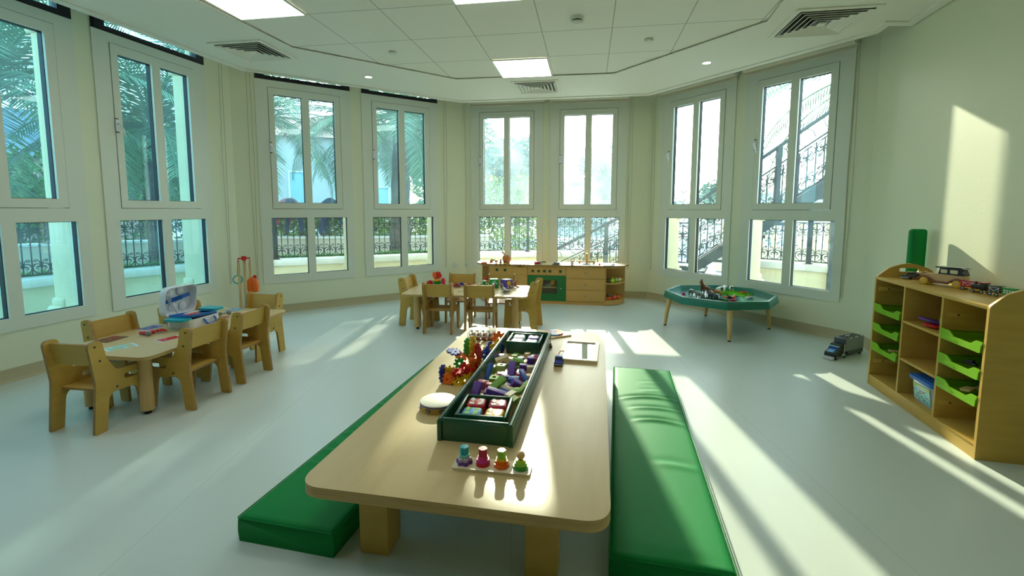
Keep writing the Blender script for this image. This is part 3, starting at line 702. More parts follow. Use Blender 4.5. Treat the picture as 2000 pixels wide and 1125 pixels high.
chairs = [
 (-2.575, 2.83, 8, 'birch toddler chair at the near end of the left table, its back to the viewer'),
 (-2.265, 3.155, 280, 'birch toddler chair on the aisle side of the left table, beside the red card'),
 (-2.205, 3.62, 279, 'birch toddler chair on the aisle side of the left table, beside the grey hammer'),
 (-2.345, 4.14, 190, 'birch toddler chair at the far end of the left table before the broom set'),
 (-2.79, 3.30, 103, 'birch toddler chair on the window side of the left table, by the dark picture card'),
 (-2.60, 3.76, 101, 'birch toddler chair on the window side of the left table, behind the doctor case'),
 (-1.075, 5.365, 101, 'birch toddler chair at the left end of the middle table, beside the red gear flower'),
 (-.775, 5.06, 7, 'birch toddler chair, back to the viewer, left one of two at the middle table'),
 (-.335, 5.01, 4, 'birch toddler chair, back to the viewer, right one of two at the middle table'),
 (.125, 5.17, 284, 'birch toddler chair at the right end of the middle table, before the play oven'),
 (-.62, 5.545, 183, 'birch toddler chair across the middle table, left of the play washing machine'),
 (-.135, 5.445, 184, 'birch toddler chair across the middle table, right before the play washing machine'),
]
ch0 = make_chair(chairs[0][3], chairs[0][0], chairs[0][1], chairs[0][2])
for x, y, f, lab in chairs[1:]: dup(ch0, (x, y, 0), -f, lab)
def round_leg_table(label, x, y, rz, w, l, h, inx, iny):
    t = thing('toddler_table', label, 'table', (x, y, 0), rz)
    bm = bm_new(); add_prism(bm, rrect(w, l, .07, seg=8), .022, TR(0, 0, h - .022), 0, 1); build('tabletop', bm, ['birch_top', 'ply_light'], t)
    for sx in (-1, 1):
        for sy in (-1, 1):
            bm = bm_new(); add_cyl(bm, .039, h - .022 - .025, TR(sx * (w / 2 - inx), sy * (l / 2 - iny), .025), n=24); lg = build('leg', bm, 'pine', t)
            bm = bm_new(); add_lathe(bm, [(0, 0), (.019, 0), (.021, .008), (.012, .025), (0, .025)], TR(sx * (w / 2 - inx), sy * (l / 2 - iny), 0)); build('foot', bm, 'rubber', lg)
            bm = bm_new(); add_cyl(bm, .054, .012, TR(sx * (w / 2 - inx), sy * (l / 2 - iny), h - .034), n=24); build('collar', bm, 'plastic_white', lg)
    return t
round_leg_table('long low birch table by the left windows carrying the open doctor case', -2.505, 3.525, -9, .73, 1.40, .418, .15, .13)
round_leg_table('low birch table in mid room carrying the red gear flower and fabric dice', -.49, 5.25, -6, 1.38, .73, .418, .14, .17)

# big low table
BT = thing('low_play_table', 'long low birch play table in the foreground with blocks and toys on it', 'table', (-.016, 2.66, 0), -10.7)
bm = bm_new(); add_prism(bm, rrect(1.13, 2.36, .10, seg=10), .042, TR(0, 0, .288), 0, 1)
bmesh.ops.bevel(bm, geom=[e for e in bm.edges if len(e.link_faces) == 2 and abs(e.link_faces[0].normal.z - e.link_faces[1].normal.z) > .5], offset=.004, segments=2, affect='EDGES')
build('tabletop', bm, ['birch_top_y', 'ply_light'], BT)
for sx in (-1, 1):
    for sy in (-1, 1):
        bm = bm_new(); add_box(bm, (.118, .118, .288), (sx * .325, sy * 1.0, .144), bev=.004); build('leg', bm, 'birch', BT)
# floor mats
def make_mat(label, x, y, rz, w, l, h, wr, name='floor_cushion', m_=None):
    t = thing(name, label, 'cushion', (x, y, 0), rz)
    nu = 22; prof = [(-w / 2 + .002, 0), (-w / 2 - .003, h * .4), (-w / 2, h - .016), (-w / 2 + .005, h - .005), (-w / 2 + .016, h)]
    prof += [(-w / 2 + .016 + (w - .032) * i / nu, h) for i in range(1, nu)]; prof += [(-px, pz) for px, pz in prof[4::-1]]
    nv = int(l / .014); vs = [(-l / 2, .016), (-l / 2 + .005, .005), (-l / 2 + .016, 0)] + [(-l / 2 + .016 + (l - .032) * i / nv, 0) for i in range(1, nv)] + [(l / 2 - .016, 0), (l / 2 - .005, .005), (l / 2, .016)]
    bm = bm_new(); rows = []
    for v, cut in vs:
        row = []
        for px, pz in prof:
            z = min(pz, h - cut); u = px / (w / 2)
            if pz >= h - .001 and cut == 0:
                edge = min(1, (l / 2 - abs(v)) * 12) * min(1, (1 - abs(u)) * 6)
                z += .006 * edge * (1 - u * u)
                for v0, bend, u0, u1, A, sg in wr:
                    if u0 < u < u1:
                        wn = math.sin(math.pi * (u - u0) / (u1 - u0)) ** .6; dv = v - v0 - bend * u * u - .03 * u
                        z += wn * A * (math.exp(-(dv / sg) ** 2) - .8 * math.exp(-((dv - 1.8 * sg) / (sg * 1.1)) ** 2))
            row.append(bm.verts.new((px, v, z)))
        rows.append(row)
    for a, b in zip(rows, rows[1:]):
        for i in range(len(a) - 1): bm.faces.new((a[i], a[i + 1], b[i + 1], b[i]))
    bm.faces.new(rows[0]); bm.faces.new(rows[-1][::-1]); bm.faces.new([r[0] for r in rows] + [r[-1] for r in rows[::-1]])
    build('cover', bm, 'vinyl_green', t, ang=60)
    for zz in (h - .006,):
        bm = bm_new(); add_tube(bm, [(x_, y_, zz) for x_, y_ in rrect(w + .003, l + .003, .01)], .0028, 5, closed=True); build('piping', bm, 'vinyl_green', t)
    return t
make_mat('long green vinyl floor cushion right of the play table, creased across its far half', .785, 2.505, -12.7, .425, 2.06, .105,
         [(.44, -.06, -.85, 1.0, .012, .020), (.27, -.05, -.55, .98, .010, .018), (.10, -.07, -.5, .95, .012, .020), (.55, .03, -.2, .5, .004, .02), (-.38, -.05, -.1, .9, .005, .025), (.70, .03, -.2, .6, .003, .02)])
make_mat('long green vinyl floor cushion left of the play table, partly tucked under it', -.665, 2.69, -12.8, .43, 2.02, .105,
         [(.1, .03, -1, -.1, .009, .02), (-.25, -.03, -1, 0, .010, .02), (-.48, .04, -1, .2, .012, .022), (-.60, .03, -1, .3, .008, .02), (.4, .03, -1, .0, .008, .02), (.65, -.03, -1, .0, .007, .02)])
t = thing('folded_mat', 'green vinyl mat standing on end in the corner behind the tray shelf', 'mat', (3.165, 3.62, 0), -13)
bm = bm_new(); add_box(bm, (.11, .065, 1.19), (0, 0, .595), bev=.022, seg=3); build('cover', bm, 'vinyl_green', t)
bm = bm_new(); add_tube(bm, [(-.034, -.033, .02), (-.034, -.033, 1.17)], .003, 5); build('seam', bm, 'vinyl_dark', t)

# tray shelf
SH = thing('tray_shelf', 'birch storage shelf at the right wall with lime trays and toy vehicles on top', 'shelf', (2.487, 2.377, 0), 76.3)
DP = .41; W_S = 1.146
def arch(): return fillet([(0, 0), (-DP, 0), (-DP, .83, .05), (-DP * .82, .905, .12), (-DP * .5, .952, .3), (-DP * .18, .905, .12), (0, .835, .04)], 6)
for k, x0 in enumerate((0, W_S - .018)):
    bm = bm_new(); add_prism(bm, [arch(), rrect(.125, .028, .013, -DP / 2, .892)], .018, YZ(x0), 0, 1 if False else 0); build('side_panel', bm, 'birch', SH)
for x0, x1, z0, z1, nm in ((.018, 1.128, .815, .835, 'top_board'), (.018, 1.128, .062, .078, 'bottom_board')):
    bm = bm_new(); add_box(bm, (x1 - x0, DP - .004, z1 - z0), ((x0 + x1) / 2, -DP / 2, (z0 + z1) / 2), bev=.001); build(nm, bm, 'birch', SH)
bm = bm_new(); add_box(bm, (1.11, .016, .062), (.573, -.010, .031)); build('plinth', bm, 'birch', SH)
bm = bm_new(); add_box(bm, (1.11, .008, .737), (.573, -DP + .006, .4465)); build('back_panel', bm, 'beech_in', SH)
for x in (.370, .762):
    bm = bm_new(); add_box(bm, (.018, DP - .012, .737), (x, -DP / 2 + .004, .4465)); build('divider', bm, 'birch', SH)
for z in (.580, .320):
    bm = bm_new(); add_box(bm, (.374, DP - .02, .016), (.566, -DP / 2 + .006, z)); build('middle_shelf', bm, 'birch', SH)
for cx, zs in ((.1945, (.716, .60, .455, .31, .176)), (.950, (.745, .60, .455, .31, .19))):
    for z in zs:
        for s in (-1, 1):
            bm = bm_new(); x = cx + s * (.1725 if cx < .5 else .1745); add_box(bm, (.008, .36, .030), (x - s * .004, -.20, z), bev=.002); rn = build('tray_runner', bm, 'birch', SH)
            bm = bm_new(); add_cyl(bm, .006, .003, TR(x - s * .009, -.08, z, ry=90), n=8); build('screw', bm, 'bolt', rn)
def make_tray(label, cx, z):
    t = thing('storage_tray', label, 'tray', SH.matrix_basis @ Vector((cx, 0, z)), 76.3)
    w = .322; hh = .062; e = w / 2
    top = [(-e - .011, hh, 0), (-e + .035, hh, .01), (-e + .075, hh - .026, .012), (.045, hh - .026, .012), (.085, hh, .012), (e + .011, hh, 0)]
    fr = fillet([(-e, 0, .012), (e, 0, .012), (e + .004, hh - .02, .004), (e + .011, hh - .012, .002)] + [(a, b, r) for a, b, r in top[::-1]] + [(-e - .011, hh - .012, .002), (-e - .004, hh - .02, .004)], 3)
    bm = bm_new(); add_prism(bm, fr, .006, XZ(.004)); build('front', bm, 'lime', t)
    bm = bm_new()
    for s in (-1, 1):
        add_box(bm, (.004, .37, hh - .02), (s * (e - .002), -.19, (hh - .02) / 2)); add_box(bm, (.012, .37, .004), (s * (e + .003), -.19, hh - .012))
    add_box(bm, (w, .37, .004), (0, -.19, .002)); add_box(bm, (w, .004, hh - .006), (0, -.373, (hh - .006) / 2)); build('basin', bm, 'lime', t)
    bm = bm_new(); add_prism(bm, fillet([(.00, .012, .004), (.11, .012, .004), (.10, hh - .034, .01), (.045, hh - .036, .01)], 3), .004, XZ(.008)); build('handle_lip', bm, 'lime', t)
    return t
first = None
for cx, col in ((.9535, 'far left column'), (.1945, 'near right column')):
    for z, row in ((.575, 'top'), (.427, 'middle'), (.279, 'bottom')):
        lab = 'lime green storage tray, %s of three in the %s column of the shelf' % (row, 'far' if cx > .5 else 'near')
        if first is None: first = make_tray(lab, cx, z); first['group'] = 'lime trays in the shelf'
        else: dup(first, SH.matrix_basis @ Vector((cx, 0, z)), 76.3, lab)
def in_shelf(x, y, z): return SH.matrix_basis @ Vector((x, y, z))
# discs on the middle shelf, tub, tray contents
for x, y, z, r, c, rx, lab in ((.645, -.13, .612, .09, 'purple', 12, 'purple plastic disc lying on the upper middle shelf behind a red one'), (.555, -.09, .600, .07, 'red', 8, 'red plastic disc lying at the front of the upper middle shelf'), (.445, -.075, .634, .052, 'green', 70, 'green plastic disc leaning upright against the shelf divider')):
    bm = bm_new(); add_lathe(bm, [(0, .006), (r * .8, .008), (r, .004), (r, -.006), (r * .9, -.010), (0, -.008)], n=28)
    tag(build('toy_disc', bm, 'toy_' + c, loc=in_shelf(x, y, z), rot=(rx, 0, 76)), lab, 'disc')
t = thing('storage_tub', 'clear plastic tub with a blue lid and picture label in the bottom of the shelf', 'tub', in_shelf(.553, -.155, .079), 76.3 + 0)
mat('tub_clear', (.75, .85, .85), .12, trans=.6)
bm = bm_new(); add_prism(bm, rrect(.205, .21, .03), .006, TR(0, 0, 0))
lo = rrect(.205, .21, .03); hi = rrect(.235, .25, .035); li = rrect(.199, .204, .03)
for A, B, za, zb in ((lo, hi, 0, .150),):
    va = [bm.verts.new((*p, za)) for p in A]; vb = [bm.verts.new((*p, zb)) for p in B]; vc = [bm.verts.new((p[0] * .98, p[1] * .98, zb)) for p in B]; vd = [bm.verts.new((p[0] * .98, p[1] * .98, za + .006)) for p in A]
    for i in range(len(A)):
        j = (i + 1) % len(A); bm.faces.new((va[i], va[j], vb[j], vb[i])); bm.faces.new((vb[i], vb[j], vc[j], vc[i])); bm.faces.new((vc[i], vc[j], vd[j], vd[i]))
build('tub_body', bm, 'tub_clear', t)
bm = bm_new(); add_prism(bm, rrect(.262, .275, .04), .022, TR(0, 0, .148)); add_prism(bm, rrect(.225, .24, .03), .006, TR(0, 0, .170)); build('lid', bm, 'toy_wblue', t)
bm = bm_new(); lm = Matrix.Translation((0, .108, .012)) @ Euler((R(90 - 7.6), 0, 0)).to_matrix().to_4x4() @ Matrix.Rotation(math.pi, 4, 'Y')
add_prism(bm, rrect(.17, .105, .008, 0, .062), .0015, lm, 0)
add_prism(bm, rrect(.17, .022, .002, 0, .103), .0022, lm, 1); add_prism(bm, rrect(.085, .018, .002, -.0, .096), .0030, lm, 2)
rr = random.Random(3)
for k in range(26):
    px, py = rr.uniform(-.075, .075), rr.uniform(.018, .082); add_prism(bm, [(px + .010 * math.cos(a), py + .004 * math.sin(a + k)) for a in (0, 1.3, 2.6, 3.9, 5.2)], .0023, lm, 3 + k % 4)
for k in range(9): add_box(bm, (.004, .006, .0034), (-.034 + k * .0085, .096, .0017), lm, mi=6)
build('picture_label', bm, ['toy_mint', 'toy_lgreen', 'toy_white', 'toy_red', 'toy_amber', 'toy_purple', 'toy_blue'], t)
for cx, z, k in ((.9535, .31, 0), (.1945, .31, 1), (.1945, .458, 2)):
    for i in range(2):
        bm = bm_new(); m = TR(random.uniform(-.09, .09), -.08 - .09 * i, .03, random.uniform(0, 180), 8)
        if k < 2: add_prism(bm, rrect(.085, .05, .012), .012, m); nm, c, mt = 'wooden_puzzle_piece', 'puzzle piece', 'toy_sand'
        else: add_box(bm, (.07, .03, .014), (0, 0, .006), m, bev=.005); add_box(bm, (.035, .026, .014), (0, 0, .02), m, bev=.005); nm, c, mt = 'toy_car', 'toy car', 'toy_black'
        o = build(nm, bm, mt, matrix=SH.matrix_basis @ Matrix.Translation((cx, 0, z - .031)))
        tag(o, (('flat wooden piece in the bottom tray of the %s column, the %s one' % ('far' if k == 0 else 'near', ('front', 'rear')[i])) if k < 2 else 'small black toy car in the near middle tray, the %s one' % ('front', 'rear')[i]), c, group='loose things in the trays')

# tray table with toy animals
TT = thing('tray_table', 'octagonal dark green play tray on wooden legs by the right bay windows', 'tray table', (2.35, 5.19, 0), 0)
def octa(r, rot=17): return fillet([(r * math.sin(R(rot + 45 * k)), r * math.cos(R(rot + 45 * k)), r * .05) for k in range(8)][::-1], 3)
bm = bm_new()
loops = [(.590, .325), (.603, .325), (.604, .332), (.588, .396), (.582, .405), (.566, .406), (.560, .400), (.530, .352), (.51, .345)]
prev = None; o8 = []
for r, z in loops:
    cur = [bm.verts.new((*p, z)) for p in octa(r)]
    if prev:
        for i in range(len(cur)): bm.faces.new((prev[i], prev[(i + 1) % len(cur)], cur[(i + 1) % len(cur)], cur[i]))
    else: first_ring = cur
    prev = cur
bm.faces.new(prev)
first_ring = [bm.verts.new((v.co.x * .97, v.co.y * .97, .334)) for v in first_ring]; bm.faces.new(first_ring[::-1])
build('tray', bm, 'tray_green', TT, ang=50)
for lx, ly in ((1.782, 5.295), (2.451, 5.773), (2.214, 4.624), (2.894, 5.119)):
    a, b = lx - 2.35, ly - 5.19; bm = bm_new(); add_tube(bm, [(a, b, .012), (a * .98, b * .98, .14), (a * .93, b * .93, .332)], [.017, .022, .030], 14); lg = build('leg', bm, 'pine', TT)
    bm = bm_new(); add_cyl(bm, .016, .014, TR(a, b, 0), n=14); build('foot_cap', bm, 'rubber', lg)

# play kitchen
KM = TR(.207, 6.555, 0, -8.7)
def kt(name, label, cat, x0): 
    t = thing(name, label, cat, KM @ Vector((x0, 0, 0)), -8.7); return t
def carcass(t, w, d=.38, z0=0, z1=.538):
    for x in (.006, w - .006): bm = bm_new(); add_box(bm, (.012, d, z1 - z0), (x, d / 2, (z0 + z1) / 2)); build('side_panel', bm, 'beech', t)
    bm = bm_new(); add_box(bm, (w - .024, .008, z1), (w / 2, d - .004, z1 / 2)); build('back_panel', bm, 'beech_in', t)
    bm = bm_new(); add_box(bm, (w - .024, .014, .044), (w / 2, .012, .022)); build('plinth', bm, 'beech', t)
    bm = bm_new(); add_box(bm, (w - .024, d - .02, .012), (w / 2, d / 2, .050)); build('bottom_board', bm, 'beech', t)
def knob(t, x, z, r=.018, m_='knob_green', y=-.001):
    bm = bm_new(); add_lathe(bm, [(0, .020), (r * .8, .020), (r, .014), (r, .002), (r * 1.1, 0), (0, 0)], TR(x, y, z, rx=90), 20); add_box(bm, (.004, .004, r * 1.6), (x, y - .021, z)); return build('knob', bm, m_, t)
t = kt('play_washing_machine', 'wooden play washing machine with two dark knobs and a round green door', 'play washer', -.534); Wd = .546
carcass(t, Wd)
bm = bm_new(); add_box(bm, (.331, .014, .126), (.168, .003, .473), bev=.001); cp = build('control_panel', bm, 'beech', t)
for x in (.106, .225): knob(cp, x, .473, .019, y=-.005)
bm = bm_new(); add_prism(bm, fillet([(.337, .412, 0), (.544, .412, 0), (.544, .536, 0), (.505, .536, .004), (.47, .521, .03), (.41, .521, .03), (.375, .536, .004), (.337, .536, 0)], 4), .014, XZ(.010)); build('detergent_drawer', bm, 'beech', t)
bm = bm_new(); add_prism(bm, [rc(.003, .543, .048, .408), circ(.118, .273, .262, 40)], .014, XZ(.010)); build('front_panel', bm, 'beech', t)
bm = bm_new(); add_prism(bm, [circ(.117, .273, .262, 40), circ(.075, .273, .262, 36)], .018, XZ(.010)); dr = build('round_door', bm, 'oven_green', t)
bm = bm_new(); add_cyl(bm, .076, .004, TR(.273, .006, .262, rx=90), n=36); build('door_glass', bm, 'dark_glass', dr)
t = kt('play_oven', 'wooden play oven with five dark knobs and a green windowed door', 'play oven', .014); carcass(t, .546)
bm = bm_new(); add_box(bm, (.540, .014, .126), (.273, .003, .473), bev=.001); cp = build('control_panel', bm, 'beech', t)
for x in (.075, .159, .240, .320, .466): knob(cp, x, .468, .019, y=-.005)
bm = bm_new(); add_prism(bm, [rc(.003, .543, .048, .408), rrect(.30, .19, .004, .275, .245)], .016, XZ(.010)); dr = build('door', bm, 'oven_green', t)
bm = bm_new(); add_box(bm, (.31, .004, .20), (.275, .012, .245)); build('window', bm, 'glass_clear', dr)
bm = bm_new(); add_lathe(bm, [(0, .02), (.009, .019), (.010, .012), (.005, .006), (.006, 0)], TR(.480, -.006, .229, rx=90), 16); build('door_knob', bm, 'steel', dr)
bm = bm_new(); add_box(bm, (.52, .34, .012), (.273, .195, .232)); build('oven_shelf', bm, 'beech', t)
t = kt('play_drawer_cabinet', 'wooden play kitchen cabinet with three plain drawers and ring pulls', 'cabinet', .562); carcass(t, .537)
for z0, z1 in ((.372, .536), (.212, .368), (.050, .208)):
    bm = bm_new(); add_box(bm, (.531, .016, z1 - z0), (.2685, .002, (z0 + z1) / 2), bev=.0015); dw = build('drawer', bm, 'beech', t)
    bm = bm_new(); zc = (z0 + z1) / 2
    add_tube(bm, [(.2685 + .014 * math.cos(a * .5236), -.012, zc + .014 * math.sin(a * .5236)) for a in range(12)], .003, 5, closed=True); add_cyl(bm, .004, .012, TR(.2685, -.005, zc + .014, rx=90), n=8); build('ring_pull', bm, 'steel', dw)
for side, x0, lab in ((1, 1.101, 'quarter-round open play shelf at the right end of the play kitchen'), (-1, -.536, 'quarter-round open play shelf at the left end of the play kitchen')):
    t = kt('corner_shelf', lab, 'shelf', x0); r = .30 if side > 0 else .19
    q = [(0, .0)] + [(side * r * math.sin(a * math.pi / 20), .38 - .38 * math.cos(a * math.pi / 20)) for a in range(11)] + [(0, .38)]
    if side < 0: q = q[::-1]
    for z, th in ((.006, .060), (.300, .014), (.522, .014)):
        bm = bm_new(); add_prism(bm, q, th, TR(0, 0, z)); build('shelf_board', bm, 'beech', t)
    bm = bm_new(); add_box(bm, (.012, .38, .53), (side * .006, .19, .268)); build('side_panel', bm, 'beech_in', t)
    bm = bm_new(); add_box(bm, (r, .010, .53), (side * r / 2, .376, .268)); build('back_panel', bm, 'beech', t)
out = fillet([(-.765, .19, .1), (-.70, .05, .08), (-.50, -.022, .1), (.30, -.030, 0), (1.10, -.022, .1), (1.36, .06, .12), (1.445, .26, .1), (1.44, .40, .01), (-.765, .40, .01)], 6)
WT = thing('kitchen_worktop', 'continuous pale worktop of the play kitchen under the back windows', 'worktop', KM @ Vector((0, 0, .540)), -8.7)
bm = bm_new(); add_prism(bm, [out, circ(.086, .835, .13, 32)], .020, TR(0, 0, 0), 0, 1); build('board', bm, ['birch_top', 'ply_edge'], WT)
bm = bm_new(); add_lathe(bm, [(.098, .023), (.090, .024), (.080, .018), (.072, -.03), (.03, -.042), (0, -.042)], TR(.835, .13, 0), 32); build('sink_bowl', bm, 'steel', WT)
bm = bm_new(); add_cyl(bm, .016, .15, TR(.845, .275, .02), n=16); add_box(bm, (.018, .10, .018), (.845, .235, .16)); fc = build('faucet', bm, 'pine', WT)
bm = bm_new(); add_box(bm, (.22, .024, .020), (.845, .275, .044), bev=.004); add_box(bm, (.03, .03, .05), (.74, .275, .035)); add_box(bm, (.03, .03, .05), (.95, .275, .035)); build('tap_bar', bm, 'pine', fc)
for x in (.15, .42):
    bm = bm_new(); add_cyl(bm, .065, .006, TR(x, .10 if x < .3 else .06, .0202), n=28); build('hob_ring', bm, 'toy_black', WT)

# broom set in the corner
BR = thing('toy_broom_stand', 'toy cleaning set of wooden-handled brooms hung on a red-topped stand in the corner', 'broom set', (-3.16, 5.44, 0), 34)
bm = bm_new(); add_tube(bm, [(0, 0, .02), (0, 0, .76)], .011, 10); build('stand_pole', bm, 'pine', BR)
bm = bm_new(); add_box(bm, (.24, .16, .018), (0, 0, .010), bev=.006); build('stand_foot', bm, 'pine', BR)
bm = bm_new(); add_box(bm, (.05, .04, .05), (0, 0, .755), bev=.006); add_box(bm, (.13, .016, .014), (0, 0, .755), bev=.003); add_box(bm, (.016, .12, .014), (0, 0, .755), bev=.003)
build('hanger', bm, 'toy_red', BR)
t2 = []
for nm, x, y, lab, head in (('toy_broom', -.058, -.014, 'toy broom with a long wooden handle, at the left of the red stand', 0), ('toy_brush', .004, -.052, 'toy scrubbing brush with blue and white head, at the front of the red stand', 1), ('toy_mop', .058, .0, 'toy mop with a fluffy orange head, at the right of the red stand', 2), ('toy_dustpan', -.05, .045, 'round teal dustpan hanging behind the broom handles in the corner', 3)):
    t = thing(nm, lab, 'toy cleaning tool', BR.matrix_basis @ Vector((x, y, 0)), 34)
    bm = bm_new()
    if head != 3:
        z1 = {0: .10, 1: .17, 2: .48}[head]; add_tube(bm, [(0, 0, z1), (0, 0, .70)], .0125, 10); build('handle', bm, 'pine', t)
        bm = bm_new(); add_tube(bm, [(0, 0, .70), (.008, 0, .73), (0, 0, .748), (-.008, 0, .73), (0, 0, .70)], .003, 5); build('loop', bm, 'toy_red', t)
    if head == 0:
        bm = bm_new(); add_box(bm, (.15, .04, .03), (0, 0, .09), bev=.008); build('head', bm, 'toy_red', t); bm = bm_new(); add_box(bm, (.15, .035, .06), (0, 0, .045), bev=.004); build('bristles', bm, 'toy_brown', t)
    if head == 1:
        bm = bm_new(); add_box(bm, (.085, .05, .045), (.01, 0, .15), bev=.016); build('head', bm, 'toy_wblue', t); bm = bm_new(); add_box(bm, (.10, .05, .055), (.005, 0, .10), bev=.004); build('bristles', bm, 'toy_white', t)
    if head == 2:
        bm = bm_new(); rr = random.Random(5)
        for k in range(26):
            a = k * 2.4; q = .01 + .024 * (k / 26) ** .5; add_tube(bm, [(.02 + q * .5 * math.cos(a), q * .3 * math.sin(a), .525), (.02 + q * 1.5 * math.cos(a), q * 1.0 * math.sin(a), .48), (.02 + q * 1.7 * math.cos(a), q * 1.1 * math.sin(a), .41), (.025 + q * 1.5 * math.cos(a + .2), q * 1.0 * math.sin(a), .345)], [.008, .014, .014, .009], 6)
        build('mop_head', bm, 'toy_orange', t, ang=80); bm = bm_new(); add_box(bm, (.035, .03, .05), (.045, 0, .52), bev=.005); build('clamp', bm, 'toy_red', t)
    if head == 3:
        bm = bm_new(); add_lathe(bm, [(.040, 0), (.050, 0), (.054, .006), (.054, .014), (.048, .016), (.042, .010), (.040, 0)], TR(-.02, .02, .50, rx=90), 28); build('pan', bm, 'toy_teal', t); bm = bm_new(); add_tube(bm, [(-.02, .012, .56), (-.01, .0, .74)], .006, 8); build('handle', bm, 'toy_teal', t)

# ------------------------------------------------------------------ toys on the big table
def on(x, y, z, rz=0): return TR(x, y, z, rz)
BX = thing('block_box', 'long dark green wooden box of building blocks on the play table', 'box', (-.016, 2.653, .3301), -10.8)
for sx in (-1, 1):
    bm = bm_new(); add_box(bm, (.020, 1.53, .092), (sx * .158, 0, .046), bev=.002); add_box(bm, (.014, 1.526, .010), (sx * .157, 0, .095), bev=.004); build('long_side', bm, 'box_green', BX)
for sy in (-1, 1):
    bm = bm_new(); add_box(bm, (.294, .020, .092), (0, sy * .748, .046), bev=.002); add_box(bm, (.294, .014, .010), (0, sy * .747, .095), bev=.004); build('end_board', bm, 'box_green', BX)
bm = bm_new(); add_box(bm, (.294, 1.476, .006), (0, 0, .003)); build('bottom', bm, 'toy_sand', BX)
def bx(x, y, z): return BX.matrix_basis @ Vector((x, y, z))
for cy, cols, nm in ((-.575, ('red', 'rose', 'skyblue', 'yellow'), 'near'), (.60, ('white', 'purple', 'lilac', 'mint'), 'far')):
    t = thing('cube_crate', 'small dark green crate of fabric cubes at the %s end of the block box' % nm, 'crate', bx(0, cy, .0065), -10.8 + (3 if nm == 'near' else 0))
    for sx, sy, sz in ((1, 0, (.014, .235, .088)), (-1, 0, (.014, .235, .088)), (0, 1, (.206, .014, .088)), (0, -1, (.206, .014, .088))):
        bm = bm_new(); add_box(bm, sz, (sx * .110, sy * .1105, .044), bev=.004); build('side_board', bm, 'box_green', t)
    bm = bm_new(); add_box(bm, (.206, .207, .004), (0, 0, .002)); build('base', bm, 'box_green', t)
    for k, c in enumerate(cols):
        lx, ly = ((-1, 1)[k % 2]) * .052, ((1, -1)[k // 2]) * .053
        bm = bm_new(); add_box(bm, (.086, .088, .076), (0, 0, .038), bev=.012, seg=3)
        for j in range(4): add_prism(bm, [(math.cos(a) * (.012 + .006 * ((j + i_) % 3)), math.sin(a) * .012) for i_, a in enumerate((0, 1, 2.1, 3.3, 4.4, 5.4))], .0012, TR(-.02 + .04 * (j % 2), -.02 + .04 * (j // 2), .0755, j * 50), 1)
        o = build('fabric_cube', bm, ['toy_' + c, ('toy_white', 'toy_lilac', 'toy_lgreen', 'toy_cream')[k]], matrix=t.matrix_basis @ TR(lx, ly, .0045, random.uniform(-5, 5)))
        cn = dict(red='red', rose='dark red and white', skyblue='light blue', yellow='yellow', white='white', purple='purple and white', lilac='pale lilac', mint='pale mint')[c]
        tag(o, '%s fabric cube in the %s crate of the block box' % (cn, nm), 'fabric cube', 'soft fabric cubes in the crates')
# wooden blocks: (local x, local y, z, rz, rx, ry, shape, colour)
def block_shape(bm, kind, mi=0):
    if kind == 'long block': add_box(bm, (.042, .100, .030), bev=.0025)
    elif kind == 'thin block': add_box(bm, (.028, .105, .018), bev=.002)
    elif kind == 'cube': add_box(bm, (.044, .044, .044), bev=.003)
    elif kind == 'brick': add_box(bm, (.062, .040, .034), bev=.003)
    elif kind == 'cylinder': add_cyl(bm, .021, .052, TR(0, 0, -.026), n=20, bev=.002)
    elif kind == 'rod': add_cyl(bm, .017, .105, TR(0, .052, 0, rx=90), n=16, bev=.002)
    elif kind == 'arch': add_prism(bm, [(-.042, -.022), (-.020, -.022)] + [(.020 * math.cos(a), -.022 + .020 * math.sin(a)) for a in [math.pi - k * math.pi / 8 for k in range(1, 8)]] + [(.020, -.022), (.042, -.022), (.042, .022), (-.042, .022)], .030, Matrix.Rotation(R(90), 4, 'X') @ TR(0, 0, -.015))
    elif kind == 'triangle': add_prism(bm, [(-.045, -.020), (.045, -.020), (0, .028)], .030, Matrix.Rotation(R(90), 4, 'X') @ TR(0, 0, -.015))
    elif kind == 'ring block': add_prism(bm, [rrect(.05, .044, .003), circ(.011, n=14)], .034, TR(0, 0, -.017))
    elif kind == 'half disc': add_prism(bm, [(.030 * math.cos(a), .030 * math.sin(a)) for a in [k * math.pi / 10 for k in range(11)]], .026, TR(0, 0, -.013))
